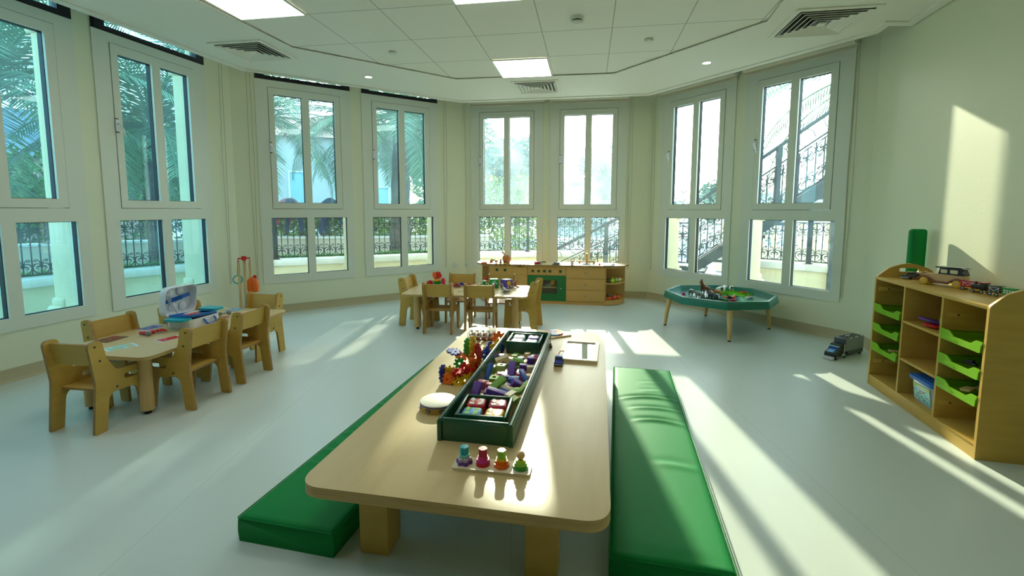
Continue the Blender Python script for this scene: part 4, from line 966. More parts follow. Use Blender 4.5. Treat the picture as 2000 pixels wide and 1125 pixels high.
BL = [(-.105, -.35, .062, -12, 50, 0, 'long block', 'purple'), (.005, -.365, .070, 88, 14, 0, 'long block', 'purple'), (-.045, -.31, .040, 0, 8, 0, 'ring block', 'purple'), (-.04, -.345, .026, 30, 0, 0, 'cube', 'purple'),
 (.075, -.355, .050, 75, 10, 5, 'arch', 'cream'), (.095, -.415, .045, 70, 15, 0, 'arch', 'lime'), (-.02, -.415, .022, 80, 0, 0, 'brick', 'lime'), (-.065, -.40, .022, 10, 0, 0, 'cylinder', 'blue'), (.03, -.415, .020, 90, 0, 0, 'brick', 'purple'),
 (-.105, -.235, .055, 5, 0, 3, 'cube', 'pink'), (-.015, -.235, .066, -28, 26, 20, 'long block', 'green'), (.02, -.21, .040, 60, 10, 0, 'brick', 'lilac'), (.035, -.25, .048, 60, 0, 10, 'rod', 'cream'), (.055, -.285, .042, 65, 5, 0, 'thin block', 'blue'),
 (.085, -.215, .066, 30, 20, 30, 'brick', 'purple'), (.095, -.295, .046, 20, 15, 0, 'cube', 'green'), (.125, -.265, .062, -40, 30, 0, 'thin block', 'lime'), (.122, -.325, .030, 5, 0, 0, 'brick', 'wood'), (-.075, -.185, .022, 15, 0, 0, 'cylinder', 'pink'),
 (-.11, -.05, .060, -8, 42, 0, 'rod', 'blue'), (-.112, -.14, .022, 10, 0, 0, 'brick', 'wood'), (-.06, -.125, .046, 0, 10, 0, 'ring block', 'green'), (.005, -.13, .052, 15, 0, 8, 'cylinder', 'purple'), (.055, -.145, .058, 5, 12, 0, 'brick', 'blue'), (.105, -.10, .070, 32, 20, 10, 'thin block', 'blue'),
 (.12, -.17, .030, 70, 0, 0, 'arch', 'cream'), (.135, -.09, .024, 0, 0, 0, 'half disc', 'pink'), (-.06, -.03, .022, 90, 0, 0, 'brick', 'pink'), (-.055, .045, .060, 0, 0, 0, 'ring block', 'lime'), (.01, .03, .058, 2, 34, 0, 'long block', 'purple'),
 (.07, -.02, .036, 20, 0, 0, 'cube', 'pink'), (.075, .045, .022, 80, 0, 0, 'brick', 'pink'), (.125, .0, .022, 15, 0, 0, 'cube', 'wood'), (-.115, .10, .024, 0, 0, 0, 'cube', 'green'), (-.07, .145, .072, 20, 20, -18, 'arch', 'cream'), (.03, .145, .066, 40, 28, 14, 'brick', 'green'),
 (.005, .095, .024, 90, 0, 0, 'brick', 'blue'), (.075, .105, .050, 10, 0, 5, 'brick', 'purple'), (.105, .165, .074, 5, 5, 0, 'cube', 'purple'), (.115, .085, .045, 8, 0, 0, 'cube', 'cream'), (-.02, .21, .030, 0, 0, 0, 'triangle', 'dgreen'), (.055, .22, .024, 70, 0, 0, 'arch', 'wood'),
 (.125, .245, .050, 0, 40, 0, 'half disc', 'pink'), (-.10, .235, .024, 30, 0, 0, 'cylinder', 'blue'), (-.06, .29, .024, 0, 0, 0, 'brick', 'wood'), (.02, .30, .024, 20, 0, 0, 'cube', 'blue'), (.09, .31, .030, 75, 0, 0, 'arch', 'cream'), (.13, .16, .022, 20, 0, 0, 'cylinder', 'dgreen'),
 (-.12, .33, .024, 0, 0, 0, 'cube', 'purple'), (-.03, .37, .024, 80, 0, 0, 'brick', 'green'), (.05, .385, .024, 10, 0, 0, 'cylinder', 'wood'), (.115, .38, .024, 0, 0, 0, 'brick', 'purple')]
CN = dict(purple='purple', blue='blue', green='bright green', pink='dark pink', wood='natural wood', cream='pale cream', dgreen='dark green', lilac='pale lilac', lime='lime')
seen = {}
for i, (x, y, z, rz, rx, ry, kd, c) in enumerate(BL):
    bm = bm_new(); block_shape(bm, kd)
    o = build('building_block', bm, 'block_' + c, matrix=BX.matrix_basis @ TR(x, y, z, rz, rx, ry))
    zone = 'right behind the near crate' if y < -.33 else 'in the nearer half of the box' if y < -.08 else 'near the middle of the box' if y < .12 else 'by the far crate' if y > .28 else 'in the farther half of the box'
    side = 'along the left side' if x < -.06 else 'along the right side' if x > .06 else 'in the centre'
    st = 'tilted ' if rx > 9 or ry > 9 else ''
    lb = '%s%s wooden %s %s, %s' % (st, CN[c], kd, zone, side); k = seen.get(lb, 0); seen[lb] = k + 1
    if k: lb = lb.replace(zone, zone + (' farther back' if k == 1 else ' beneath'))
    lb = lb.replace('wooden ', '') if len(lb.split()) > 16 else lb
    tag(o, lb, 'building block', 'coloured wooden building blocks in the green box')

def gear_bm(r=.036, th=.011, teeth=8):
    bm = bm_new(); pts = []
    for k in range(teeth):
        a = k * 2 * math.pi / teeth; w_ = math.pi / teeth * .52
        pts += [(r * .68 * math.cos(a - w_ * 1.45), r * .68 * math.sin(a - w_ * 1.45)), (r * math.cos(a - w_ * .8), r * math.sin(a - w_ * .8)), (r * math.cos(a + w_ * .8), r * math.sin(a + w_ * .8)), (r * .68 * math.cos(a + w_ * 1.45), r * .68 * math.sin(a + w_ * 1.45))]
    add_prism(bm, [pts, circ(r * .22, n=10)], th, TR(0, 0, -th / 2)); return bm
gear_mesh = {}
def gear(t, c, x, y, z, rz=0, rx=0, ry=0, sc_=1):
    if c not in gear_mesh:
        o = build('gear_disc', gear_bm(), 'toy_' + c, t); gear_mesh[c] = o.data
    else: o = bpy.data.objects.new('gear_disc', gear_mesh[c]); C.objects.link(o); o.parent = t
    o.matrix_local = TR(x, y, z, rz, rx, ry) @ Matrix.Scale(sc_, 4); return o
G1 = thing('gear_construction', 'big clicked-together pile of red, orange, yellow and green gear discs beside the box', 'gear toy', (-.37, 2.59, .330), -10.8)
for a in [('blue', -.035, .02, .036, 80, 90), ('blue', -.037, .02, .072, 80, 90), ('yellow', .0, .045, .060, 10, 88), ('yellow', .0, .045, .034, 0, 88), ('orange', .0, .0, .030, -10, 80), ('orange', .02, .03, .012, 0, 0),
          ('red', .055, .02, .070, 0, 8), ('red', .05, .02, .055, 70, 80), ('red', .075, .04, .045, 60, 85), ('red', .09, .07, .05, 20, 85), ('yellow', .06, .0, .018, 20, 70), ('yellow', .095, .03, .018, 40, 75), ('yellow', .12, .07, .018, 60, 80), ('red', .10, .11, .045, 60, 85),
          ('red', .115, .15, .055, 50, 88), ('orange', .11, .13, .085, 70, 85), ('orange', .095, .18, .105, 75, 85), ('orange', .12, .2, .06, 70, 85), ('orange', .125, .24, .08, 80, 88), ('green', .035, .12, .085, 30, 70), ('green', .06, .19, .155, 80, 85), ('green', .062, .2, .185, 75, 85), ('green', .07, .21, .125, 80, 80),
          ('yellow', .09, .2, .180, 85, 88), ('yellow', .093, .21, .145, 85, 88), ('yellow', .096, .20, .20, 80, 88), ('red', .12, .22, .15, 80, 85), ('red', .125, .24, .115, 80, 85), ('blue', -.005, .17, .135, 20, 10), ('blue', -.035, .2, .135, 10, 8), ('orange', .035, .16, .115, 30, 40), ('red', .125, .1, .035, 80, 85), ('red', .07, .115, .06, 10, 80)]:
    gear(G1, *a)
G2 = thing('gear_construction', 'smaller far group of blue and yellow gear discs topped by an orange one', 'gear toy', (-.185, 3.03, .330), -10.8)
for a in [('blue', .0, .0, .036, 10, 88), ('blue', .02, .005, .060, 80, 88), ('blue', .04, .0, .036, 10, 85), ('yellow', .0, .08, .036, 0, 85), ('yellow', .045, .09, .055, 20, 85), ('blue', .015, .1, .062, 80, 88), ('blue', .075, .11, .055, 70, 85), ('yellow', .06, .06, .036, 10, 85), ('blue', .09, .15, .040, 80, 85)]: gear(G2, *a)
t = thing('orange_gear_wheel', 'large bright orange gear disc standing upright near the far left edge of the box', 'gear toy', (-.095, 3.33, .338), -12)
gear(t, 'orange', 0, 0, .052, 0, 85, 0, 1.65); gear(t, 'yellow', .0, -.02, .030, 0, 85, 0, .8)
t = thing('wooden_bead_train', 'brown and white beaded wooden pull toy behind the gear discs', 'pull toy', (-.22, 3.47, .330), -6)
for r_ in range(2):
    for k in range(5):
        bm = bm_new(); add_cyl(bm, .016, .032, TR(-.10 + k * .045, r_ * .07, .020 + r_ * .01, ry=90), n=14); build('log', bm, 'toy_brown', t)
        bm = bm_new(); add_sph(bm, .011, TR(-.10 + k * .045, r_ * .07, .048 + r_ * .01), n=10); add_tube(bm, [(-.118 + k * .045, -.012 + r_ * .07, .02), (-.118 + k * .045, 0 + r_ * .07, .055), (-.112 + k * .045, .0 + r_ * .07, .068)], .0025, 5); build('white_bead', bm, 'toy_white', t)
    bm = bm_new(); add_tube(bm, [(-.13, r_ * .07, .008), (.11, r_ * .07, .008)], .004, 6); build('axle_rod', bm, 'toy_dgrey', t)
# tambourine
t = thing('tambourine', 'round wooden tambourine with a cream skin beside the near end of the box', 'tambourine', (-.372, 2.275, .330), 0)
slots = []
bm = bm_new(); add_lathe(bm, [(.083, 0), (.090, 0), (.090, .040), (.083, .040)] + [(.083, 0)], n=48); build('frame', bm, 'birch', t)
bm = bm_new(); add_lathe(bm, [(0, .042), (.088, .042), (.0915, .040), (.0918, .034)], n=48); build('skin', bm, 'drumskin', t)
bm = bm_new(); add_lathe(bm, [(.0912, .031), (.0925, .031), (.0925, .036), (.0912, .036)], n=48); build('rim_band', bm, 'toy_blue', t)
for a in (200, 245, 290, 335, 20, 65, 110, 155):
    bm = bm_new(); add_prism(bm, rrect(.030, .012, .004, 0, .017), .0012, Matrix.Rotation(R(a + 90), 4, 'Z') @ TR(0, -.0915, 0) @ XZ(.0012) if False else TR(.0905 * math.cos(R(a)), .0905 * math.sin(R(a)), 0, a + 90) @ XZ(.0)); sl_ = build('jingle_slot', bm, 'toy_dgrey', t)
    for dz in (.013, .018):
        bm = bm_new(); add_lathe(bm, [(0, .0018), (.006, .0012), (.011, -.0005), (.011, -.0015), (0, .0002)], TR(.090 * math.cos(R(a)), .090 * math.sin(R(a)), dz), 14); build('jingle', bm, 'steel', sl_)
# shape stacker
t = thing('shape_stacker', 'wooden board with four stacks of coloured shapes in front of the block box', 'stacking toy', (-.075, 1.722, .330), -9.4)
bm = bm_new(); add_prism(bm, rrect(.305, .088, .014), .010); build('board', bm, 'toy_cream', t)
def flower(r, n=6, k=.14): return [(r * (1 + k * math.cos(n * a)) * math.cos(a), r * (1 + k * math.cos(n * a)) * math.sin(a)) for a in [i * math.pi / 30 for i in range(60)]]
def poly_(r, n, off=0): return fillet([(r * math.cos(2 * math.pi * i / n + off), r * math.sin(2 * math.pi * i / n + off), r * .12) for i in range(n)], 2)
ST = [(-.112, [('purple', flower(.029), .013), ('lilac', flower(.025), .012), ('mint', circ(.021), .012), ('teal', flower(.0165, 6, .08), .030)]),
      (-.037, [('red', circ(.0275), .012), ('magenta', circ(.025), .013), ('pink', circ(.020), .011), ('rose', flower(.0165, 4, .04), .030)]),
      (.037, [('orange', poly_(.031, 7), .013), ('orange', poly_(.025, 7), .012), ('yellow', circ(.020), .011), ('lgreen', poly_(.018, 6), .030)]),
      (.112, [('green', circ(.030), .013), ('lgreen', circ(.025), .012), ('lime2', circ(.020), .011)])]
ordn = ['first', 'second', 'third', 'fourth']
for x, lv in ST:
    z = .0102
    for c, pl_, hh in lv:
        bm = bm_new(); add_prism(bm, pl_, hh - .0004, TR(x, 0, z)); z += hh
        if hh < .02: bmesh.ops.bevel(bm, geom=[e for e in bm.edges if len(e.link_faces) == 2 and e.calc_face_angle(0) > 1.2], offset=.002, segments=1, affect='EDGES')
        build('ring_piece', bm, 'toy_' + c, t)
    if x > .1: bm = bm_new(); add_sph(bm, .0165, TR(x, 0, z + .015), n=20); build('ball_top', bm, 'toy_sand', t)
# mirror, blue car, string, puzzle
t = thing('framed_mirror', 'flat square mirror in a pale wooden frame lying on the play table', 'mirror', (.478, 3.195, .330), -12.5)
bm = bm_new(); add_prism(bm, [rrect(.262, .455, .006), rrect(.205, .395, .002)], .020); build('frame', bm, 'toy_cream', t)
bm = bm_new(); add_box(bm, (.206, .396, .004), (0, 0, .010)); build('mirror_glass', bm, 'mirror', t)
def wheel(t, x, y, z, r, w_, c='toy_black', hub=None, ax='x'):
    m = TR(x, y, z, ry=90) if ax == 'x' else TR(x, y, z, rx=90)
    bm = bm_new(); add_lathe(bm, [(0, -w_ / 2), (r * .8, -w_ / 2), (r, -w_ * .3), (r, w_ * .3), (r * .8, w_ / 2), (0, w_ / 2)], m, 18); wo = build('wheel', bm, c, t)
    if hub: bm = bm_new(); add_cyl(bm, r * .5, w_ * 1.12, m @ TR(0, 0, -w_ * .56), n=12); build('hub', bm, hub, wo)
    return wo
def toy_car(name, label, loc, rz, L_, W_, hh, body, roof, glassm='dark_glass', hub='toy_silver', wheelc='toy_black', cat='toy car', mats=None):
    """front towards +x"""
    t = thing(name, label, cat, loc, rz); r = hh * .24
    side = fillet([(-L_ / 2, r * .8, .003), (L_ / 2, r * .8, .003), (L_ / 2, hh * .48, L_ * .03), (L_ * .2, hh * .56, L_ * .05), (L_ * .06, hh, L_ * .06), (-L_ * .3, hh, L_ * .08), (-L_ * .42, hh * .6, L_ * .04), (-L_ / 2, hh * .55, L_ * .03)], 4)
    bm = bm_new(); add_prism(bm, side, W_ * .94, XZ(W_ * .47)); bmesh.ops.bevel(bm, geom=[e for e in bm.edges if len(e.link_faces) == 2 and e.calc_face_angle(0) > 1.2], offset=W_ * .06, segments=2, affect='EDGES'); build('body', bm, body, t)
    win = fillet([(-L_ * .33, hh * .62, .001), (L_ * .13, hh * .62, .001), (L_ * .05, hh * .92, .002), (-L_ * .28, hh * .92, .002)], 2)
    bm = bm_new(); add_prism(bm, win, W_ * .96, XZ(W_ * .48)); build('side_windows', bm, glassm, t)
    bm = bm_new(); add_box(bm, (.002, W_ * .7, hh * .3), (L_ * .14, 0, hh * .76), TR(0, 0, 0) ); build('windscreen', bm, glassm, t)
    if roof: bm = bm_new(); add_box(bm, (L_ * .3, W_ * .7, hh * .05), (-L_ * .12, 0, hh * 1.0), bev=hh * .02); build('roof', bm, roof, t)
    for sx_ in (-1, 1):
        for sy in (-1, 1): wheel(t, sx_ * L_ * .31, sy * W_ * .44, r, r, W_ * .16, wheelc, hub, 'y')
    bm = bm_new(); add_box(bm, (L_ * .03, W_ * .9, hh * .12), (L_ * .5, 0, hh * .26), bev=.001); build('bumper', bm, 'toy_silver', t)
    return t
toy_car('toy_car', 'small dark blue toy car on the play table beside the framed mirror', (.305, 2.93, .330), 258, .085, .052, .056, 'toy_blue', 'toy_blue')
bm = bm_new(); add_tube(bm, [(0, 0, .004), (-.01, .03, .006), (-.005, .06, .02), (.01, .085, .034), (.03, .10, .03), (.045, .085, .022)], .0028, 6); add_box(bm, (.014, .05, .010), (-.002, -.01, .008), bev=.002)
tag(build('red_lace', bm, 'toy_rose', loc=(.325, 3.03, .331)), 'thin red lace curling up beside the blue toy car and mirror', 'lace')
t = thing('puzzle_board', 'square wooden board with a red and blue sectored disc behind the block box', 'puzzle', (.335, 3.665, .330), 28)
bm = bm_new(); add_prism(bm, rrect(.21, .21, .006), .010); build('board', bm, 'toy_sand', t)
bm = bm_new()
for k in range(8): add_prism(bm, [(0, 0)] + [(.078 * math.cos(a), .078 * math.sin(a)) for a in [R(45 * k + 9 * j) for j in range(6)]], .010, TR(.0, .0, .010), k % 4)
build('sector_disc', bm, ['toy_red', 'toy_skyblue', 'toy_rose', 'toy_yellow'], t)
bm = bm_new(); add_sph(bm, .012, TR(0, 0, .012), (1, 1.6, 1), 10); add_sph(bm, .008, TR(0, .018, .022), n=8); tag(build('toy_animal', bm, 'toy_brown', loc=(.285, 3.30, .330)), 'tiny brown toy animal beside the right side of the block box', 'toy animal')

# ------------------------------------------------------------------ left table
TZ = .4182
def card(label, x, y, rz, w, l, cols, seed):
    t = thing('picture_card', label, 'picture card', (x, y, TZ), rz, 'picture cards on the left table')
    bm = bm_new(); add_prism(bm, rrect(w, l, .004), .0016); build('card', bm, cols[0], t)
    bm = bm_new(); r_ = random.Random(seed); add_prism(bm, rrect(w * .86, l * .86, .003), .0004, TR(0, 0, .0017), 0)
    for k in range(7): a, b = r_.uniform(-.28, .28) * w, r_.uniform(-.3, .3) * l; add_prism(bm, [(a + math.cos(q) * w * r_.uniform(.07, .16), b + math.sin(q) * l * r_.uniform(.05, .12)) for q in (0, 1, 2, 3, 4, 5)], .0004 + .00012 * k, TR(0, 0, .0021), 1 + k % (len(cols) - 2))
    build('printed_picture', bm, cols[1:], t)
card('dark picture card on the left table next to the windowside chair', -2.82, 3.19, -9, .125, .155, ['toy_dgrey', 'toy_brown', 'toy_rose', 'toy_dgrey', 'toy_grey'], 1)
card('pale blue and yellow picture card at the near corner of the left table', -2.59, 3.0, -35, .12, .165, ['toy_white', 'toy_mint', 'toy_yellow', 'toy_lilac', 'toy_white'], 2)
card('purple picture card on the left table beside the doctor case', -2.785, 3.51, -12, .12, .155, ['toy_white', 'toy_purple', 'toy_grey', 'toy_lilac', 'toy_purple'], 3)
card('red picture card on the left table behind the near aisle chair', -2.42, 3.205, -22, .10, .15, ['toy_white', 'toy_red', 'toy_rose', 'toy_orange', 'toy_pink'], 4)
card('multicoloured picture card at the far end of the left table', -2.535, 4.16, -8, .13, .125, ['toy_grey', 'toy_skyblue', 'toy_yellow', 'toy_lilac', 'toy_rose'], 5)
card('yellow-green picture card at the far end of the left table, half behind a chair', -2.345, 4.13, -14, .075, .15, ['toy_white', 'toy_yellow', 'toy_lgreen', 'toy_green', 'toy_white'], 6)
t = thing('toy_otoscope', 'red toy medical torch with a grey round head on the left table', 'toy tool', (-2.655, 3.285, TZ), 20)
bm = bm_new(); add_tube(bm, [(-.035, .03, .016), (.0, .01, .018), (.022, -.006, .018)], [.012, .014, .012], 12); build('handle', bm, 'toy_red', t)
bm = bm_new(); add_sph(bm, .018, TR(.03, -.018, .019), n=14); build('head', bm, 'toy_grey', t)
bm = bm_new(); add_tube(bm, [(.022, .028, .014), (.045, .045, .016)], [.014, .014], 12); build('cap', bm, 'toy_red', t)
t = thing('toy_stethoscope', 'tangled bright red toy stethoscope on the left table before the doctor case', 'toy tool', (-2.60, 3.36, TZ), 0)
bm = bm_new(); add_tube(bm, [(-.05, .02, .008), (-.03, .0, .02), (-.005, -.02, .012), (.02, -.01, .022), (.035, .02, .014), (.02, .04, .01), (-.01, .035, .018), (-.03, .04, .012)], .0045, 6); build('tube', bm, 'toy_red', t)
for k in range(6): bm = bm_new(); a = k * 1.05; add_tube(bm, [(0, 0, .014), (.02 * math.cos(a), .02 * math.sin(a), .026), (.04 * math.cos(a), .034 * math.sin(a), .016)], [.007, .005, .003], 6); build('prong', bm, 'toy_red', t)
t = thing('toy_hammer', 'grey toy reflex hammer on the left table right of the doctor case', 'toy tool', (-2.50, 3.93, TZ), 40)
bm = bm_new(); add_tube(bm, [(-.075, 0, .018), (.0, 0, .018)], .014, 12); build('grip', bm, 'toy_olive', t); bm = bm_new(); add_tube(bm, [(0, 0, .018), (.04, 0, .018)], .005, 8); build('shaft', bm, 'toy_grey', t); bm = bm_new(); add_sph(bm, .020, TR(.055, 0, .021), n=14); build('head', bm, 'toy_grey', t)
t = thing('toy_scissors', 'red toy scissors lying in front of the grey hammer on the left table', 'toy tool', (-2.44, 3.84, TZ), 20)
for s in (-1, 1):
    bm = bm_new(); add_tube(bm, [(-.07, s * .008, .007), (-.055, s * .020, .007), (-.035, s * .016, .007), (-.02, s * .004, .007), (-.045, s * .001, .007), (-.07, s * .008, .007)], .005, 6); add_tube(bm, [(-.02, s * .004, .006), (.0, -s * .001, .006), (.055, -s * .004, .006)], [.005, .005, .002], 6); build('blade', bm, 'toy_red', t)
# doctor case
t = thing('doctor_case', 'open white toy doctor case with blue and teal trays on the left table', 'toy case', (-2.515, 3.605, TZ), 80)
def shell(bm, w, l, h, r, th, m=I4):
    A = rrect(w, l, r); B = rrect(w - 2 * th, l - 2 * th, r - th); n_ = len(A)
    va = [bm.verts.new(m @ Vector((p[0] * .94, p[1] * .94, 0))) for p in A]; vb = [bm.verts.new(m @ Vector((*p, h * .35))) for p in A]; vb2 = [bm.verts.new(m @ Vector((*p, h))) for p in A]; vc = [bm.verts.new(m @ Vector((*p, h))) for p in B]; vd = [bm.verts.new(m @ Vector((p[0] * .94, p[1] * .94, th))) for p in B]
    for X_, Y_ in ((va, vb), (vb, vb2), (vb2, vc), (vc, vd)):
        for i in range(n_): bm.faces.new((X_[i], X_[(i + 1) % n_], Y_[(i + 1) % n_], Y_[i]))
    bm.faces.new(va[::-1]); bm.faces.new(vd)
bm = bm_new(); shell(bm, .29, .225, .075, .045, .005); build('case_base', bm, 'plastic_white', t)
bm = bm_new(); lm = Matrix.Translation((0, .120, .075)) @ Euler((R(98), 0, 0)).to_matrix().to_4x4() @ TR(0, .118, -.06); shell(bm, .29, .235, .060, .06, .005, lm); ld = build('lid', bm, 'plastic_white', t)
bm = bm_new(); add_box(bm, (.235, .030, .010), (0, .01, .018), lm @ TR(0, 0, 0, 8), bev=.003)
for k in range(9): add_box(bm, (.006, .034, .006), (-.055 + k * .012, .011, .025), lm @ TR(0, 0, 0, 8))
build('tool_strap', bm, 'toy_wblue', ld)
bm = bm_new(); add_tube(bm, [tuple(lm @ Vector(p)) for p in ((-.10, .03, .03), (-.09, 0, .045), (-.075, -.05, .06), (-.055, -.09, .09))], [.006, .004, .004, .003], 6); add_tube(bm, [tuple(lm @ Vector(p)) for p in ((-.075, .025, .03), (-.07, -.01, .045), (-.055, -.09, .09))], [.006, .004, .003], 6); build('toy_tweezers', bm, 'toy_silver', ld)
for k, (px, py) in enumerate(((-.03, -.055), (.06, -.06), (.03, .07), (-.06, .06))):
    bm = bm_new(); add_sph(bm, .034, lm @ TR(px, py, .012), (1, 1, .35), 14); build('moulded_pocket', bm, 'plastic_white', ld)
bm = bm_new(); add_prism(bm, rrect(.275, .20, .04), .010, TR(0, 0, .077) @ Euler((R(-3), R(4), 0)).to_matrix().to_4x4()); add_prism(bm, [rrect(.275, .210, .04), rrect(.25, .185, .03)], .010, TR(0, 0, .087) @ Euler((R(-3), R(4), 0)).to_matrix().to_4x4()); tr_ = build('inner_tray', bm, 'toy_wblue', t)
bm = bm_new(); add_prism(bm, rrect(.12, .085, .015), .003, TR(-.02, .0, .0885, 20)); build('red_insert', bm, 'toy_red', tr_)
bm = bm_new(); add_prism(bm, rrect(.13, .045, .012), .004, TR(.04, .05, .0885, 0)); build('white_insert', bm, 'toy_white', tr_)
for px, py, rz in ((-.155, -.015, 0), (.15, -.02, 0)):
    bm = bm_new(); add_prism(bm, rrect(.11, .165, .03), .018, TR(px, py, .070 if px < 0 else .094, rz)); build('fold_out_tray', bm, 'toy_teal', t)
bm = bm_new(); add_tube(bm, [(-.025, -.112, .058), (-.025, -.126, .050), (-.02, -.134, .028), (.0, -.138, .016), (.05, -.138, .016), (.07, -.134, .028), (.075, -.126, .050), (.075, -.112, .058)], .008, 8); build('handle', bm, 'toy_wblue', t)

# ------------------------------------------------------------------ middle table
t = thing('gear_flower', 'red and green gear-disc flower standing on the middle table', 'gear toy', (-.905, 5.50, TZ), 0)
for a in [('green', -.0, 0, .034, 0, 88), ('green', .03, .01, .034, 45, 88), ('green', -.02, .02, .034, -45, 88), ('yellow', .005, 0, .072, 0, 5), ('yellow', .01, .01, .08, 20, 10), ('red', .0, 0, .115, 0, 84), ('red', .025, .0, .145, 20, 84), ('red', .035, .0, .125, 0, 80), ('orange', -.018, .0, .14, 0, 84), ('red', -.085, 0, .036, 0, 88), ('red', -.065, .0, .036, 40, 80), ('red', .085, 0, .045, 60, 84), ('red', .082, 0, .065, 50, 84), ('blue', .105, .0, .012, 10, 8), ('yellow', .0, .0, .012, 0, 0)]: gear(t, *a)
def cube_die(label, x, y, rz, base, pics, s=.105):
    t = thing('fabric_die', label, 'fabric cube', (x, y, TZ), rz); bm = bm_new(); add_box(bm, (s, s, s), (0, 0, s / 2), bev=.007, seg=3); build('cube', bm, base, t)
    bm = bm_new(); add_prism(bm, rrect(s * .84, s * .84, .01), .0012, TR(0, 0, s)); build('top_patch', bm, 'toy_white', t)
    for k, (u, v, r_, c) in enumerate(pics[0]):
        bm = bm_new(); add_prism(bm, flower(r_, 5, .12), .0014, TR(u * s, -s / 2, s * v, rx=90)); build('front_picture', bm, c, t)
    for k, (u, v, r_, c) in enumerate(pics[1]):
        bm = bm_new(); add_prism(bm, flower(r_, 5, .12), .0014, TR(s / 2, u * s, s * v, 90, 90)); build('side_picture', bm, c, t)
cube_die('green fabric cube with a white and blue picture on the middle table', -.213, 5.40, 8, 'toy_green', ([(0, .55, .032, 'toy_mint'), (.02, .4, .02, 'toy_wblue'), (-.12, .6, .014, 'toy_white')], [(0, .5, .03, 'toy_mint')]))
cube_die('purple fabric cube with yellow spots on the middle table, right of the green one', -.062, 5.375, 40, 'toy_purple', ([(-.1, .62, .028, 'toy_yellow'), (.22, .25, .014, 'toy_yellow'), (-.2, .2, .010, 'toy_white')], [(.1, .5, .026, 'toy_yellow'), (.15, .45, .016, 'toy_green'), (-.2, .7, .010, 'toy_white')]))
t = thing('toy_bird', 'grey and white toy bird with spread wings on the middle table before the cubes', 'toy animal', (-.092, 5.06, TZ), 0)
skin('body', [(-.03, 0, .10), (-.055, 0, .103), (-.015, 0, .095), (-.012, 0, .06), (.005, 0, .03), (.04, .01, .022), (.075, .02, .012)], [(0, 1), (0, 2), (2, 3), (3, 4), (4, 5), (5, 6)], [.009, .004, .012, .013, .022, .018, .005], ['toy_grey', 'toy_white'], t, root=4, colour=lambda c: 1 if c.y < -.004 and c.x > -.005 and c.z > .02 else 0)
for s in (-1, 1):
    bm = bm_new(); add_prism(bm, fillet([(-.0, 0, .002), (.03, 0, .002), (.02, s * .06, .004), (-.045, s * .085, .002), (-.01, s * .04, .004)][::s], 2), .003, TR(.01, 0, .020, -15, s * -8)); build('wing', bm, 'toy_dgrey', t)
t = thing('toy_giraffe', 'orange and brown jointed toy creature at the right end of the middle table', 'toy animal', (.02, 5.42, TZ), 20)
skin('body', [(-.03, 0, .045), (.02, 0, .05), (.04, 0, .075), (.055, 0, .08), (-.035, .015, .005), (-.035, -.015, .005), (.025, .015, .005), (.025, -.015, .005), (-.055, 0, .06)], [(0, 1), (1, 2), (2, 3), (0, 4), (0, 5), (1, 6), (1, 7), (0, 8)], [.014, .014, .009, .01, .006, .006, .006, .006, .006], ['toy_amber', 'toy_brown'], t, root=0, colour=lambda c: int((c.x * 90 + c.z * 70) % 2 > 1))
for k in range(3): bm = bm_new(); add_tube(bm, [(.05 + .02 * math.cos(q * .9 + k), .02 * k - .02 + .018 * math.sin(q * .9 + k), .006 + .004 * k) for q in range(7)], .003, 5); build('loose_ring', bm, 'toy_silver' if k else 'toy_amber', t)
toy_car('toy_car', 'red and black toy racing car lying at the left on the middle table', (-.665, 5.43, TZ), 185, .12, .055, .045, 'toy_rose', 'toy_black')
toy_car('toy_car', 'low red toy car in the middle of the middle table', (-.50, 5.47, TZ), 8, .11, .05, .036, 'toy_rose', 'toy_rose')
toy_car('toy_car', 'low blue toy car at the back of the middle table', (-.60, 5.56, TZ), 5, .11, .05, .032, 'toy_blue', 'toy_blue')
toy_car('toy_car', 'dark red toy car before the green die on the middle table', (-.38, 5.44, TZ), 18, .10, .045, .036, 'toy_rose', 'toy_yellow')
t = thing('toy_motorbike', 'dark green and white toy tractor left of the green fabric cube', 'toy vehicle', (-.315, 5.395, TZ), 30)
bm = bm_new(); add_box(bm, (.07, .034, .034), (0, 0, .036), bev=.008); add_box(bm, (.034, .034, .03), (-.014, 0, .062), bev=.008); build('body', bm, 'toy_green', t)
bm = bm_new(); add_box(bm, (.04, .03, .012), (-.012, 0, .082), bev=.004); build('roof', bm, 'toy_white', t)
for sx_, r in ((-.022, .023), (.028, .015)):
    for s in (-1, 1): wheel(t, sx_, s * .026, r, r, .014, 'toy_black', 'toy_silver', 'y')
bm = bm_new(); add_box(bm, (.10, .035, .028), (0, 0, .016), bev=.01); tag(build('toy_block', bm, 'toy_yellow', loc=(-.285, 5.47, TZ), rot=(0, 0, 20)), 'yellow toy piece between the tractor and the green fabric cube', 'toy')
bm = bm_new(); add_tube(bm, [(0, 0, .003), (.05, .07, .003)], .0025, 5); tag(build('crayon', bm, 'toy_dgrey', loc=(-.60, 5.10, TZ)), 'thin dark pencil lying on the middle table near the chair backs', 'pencil')

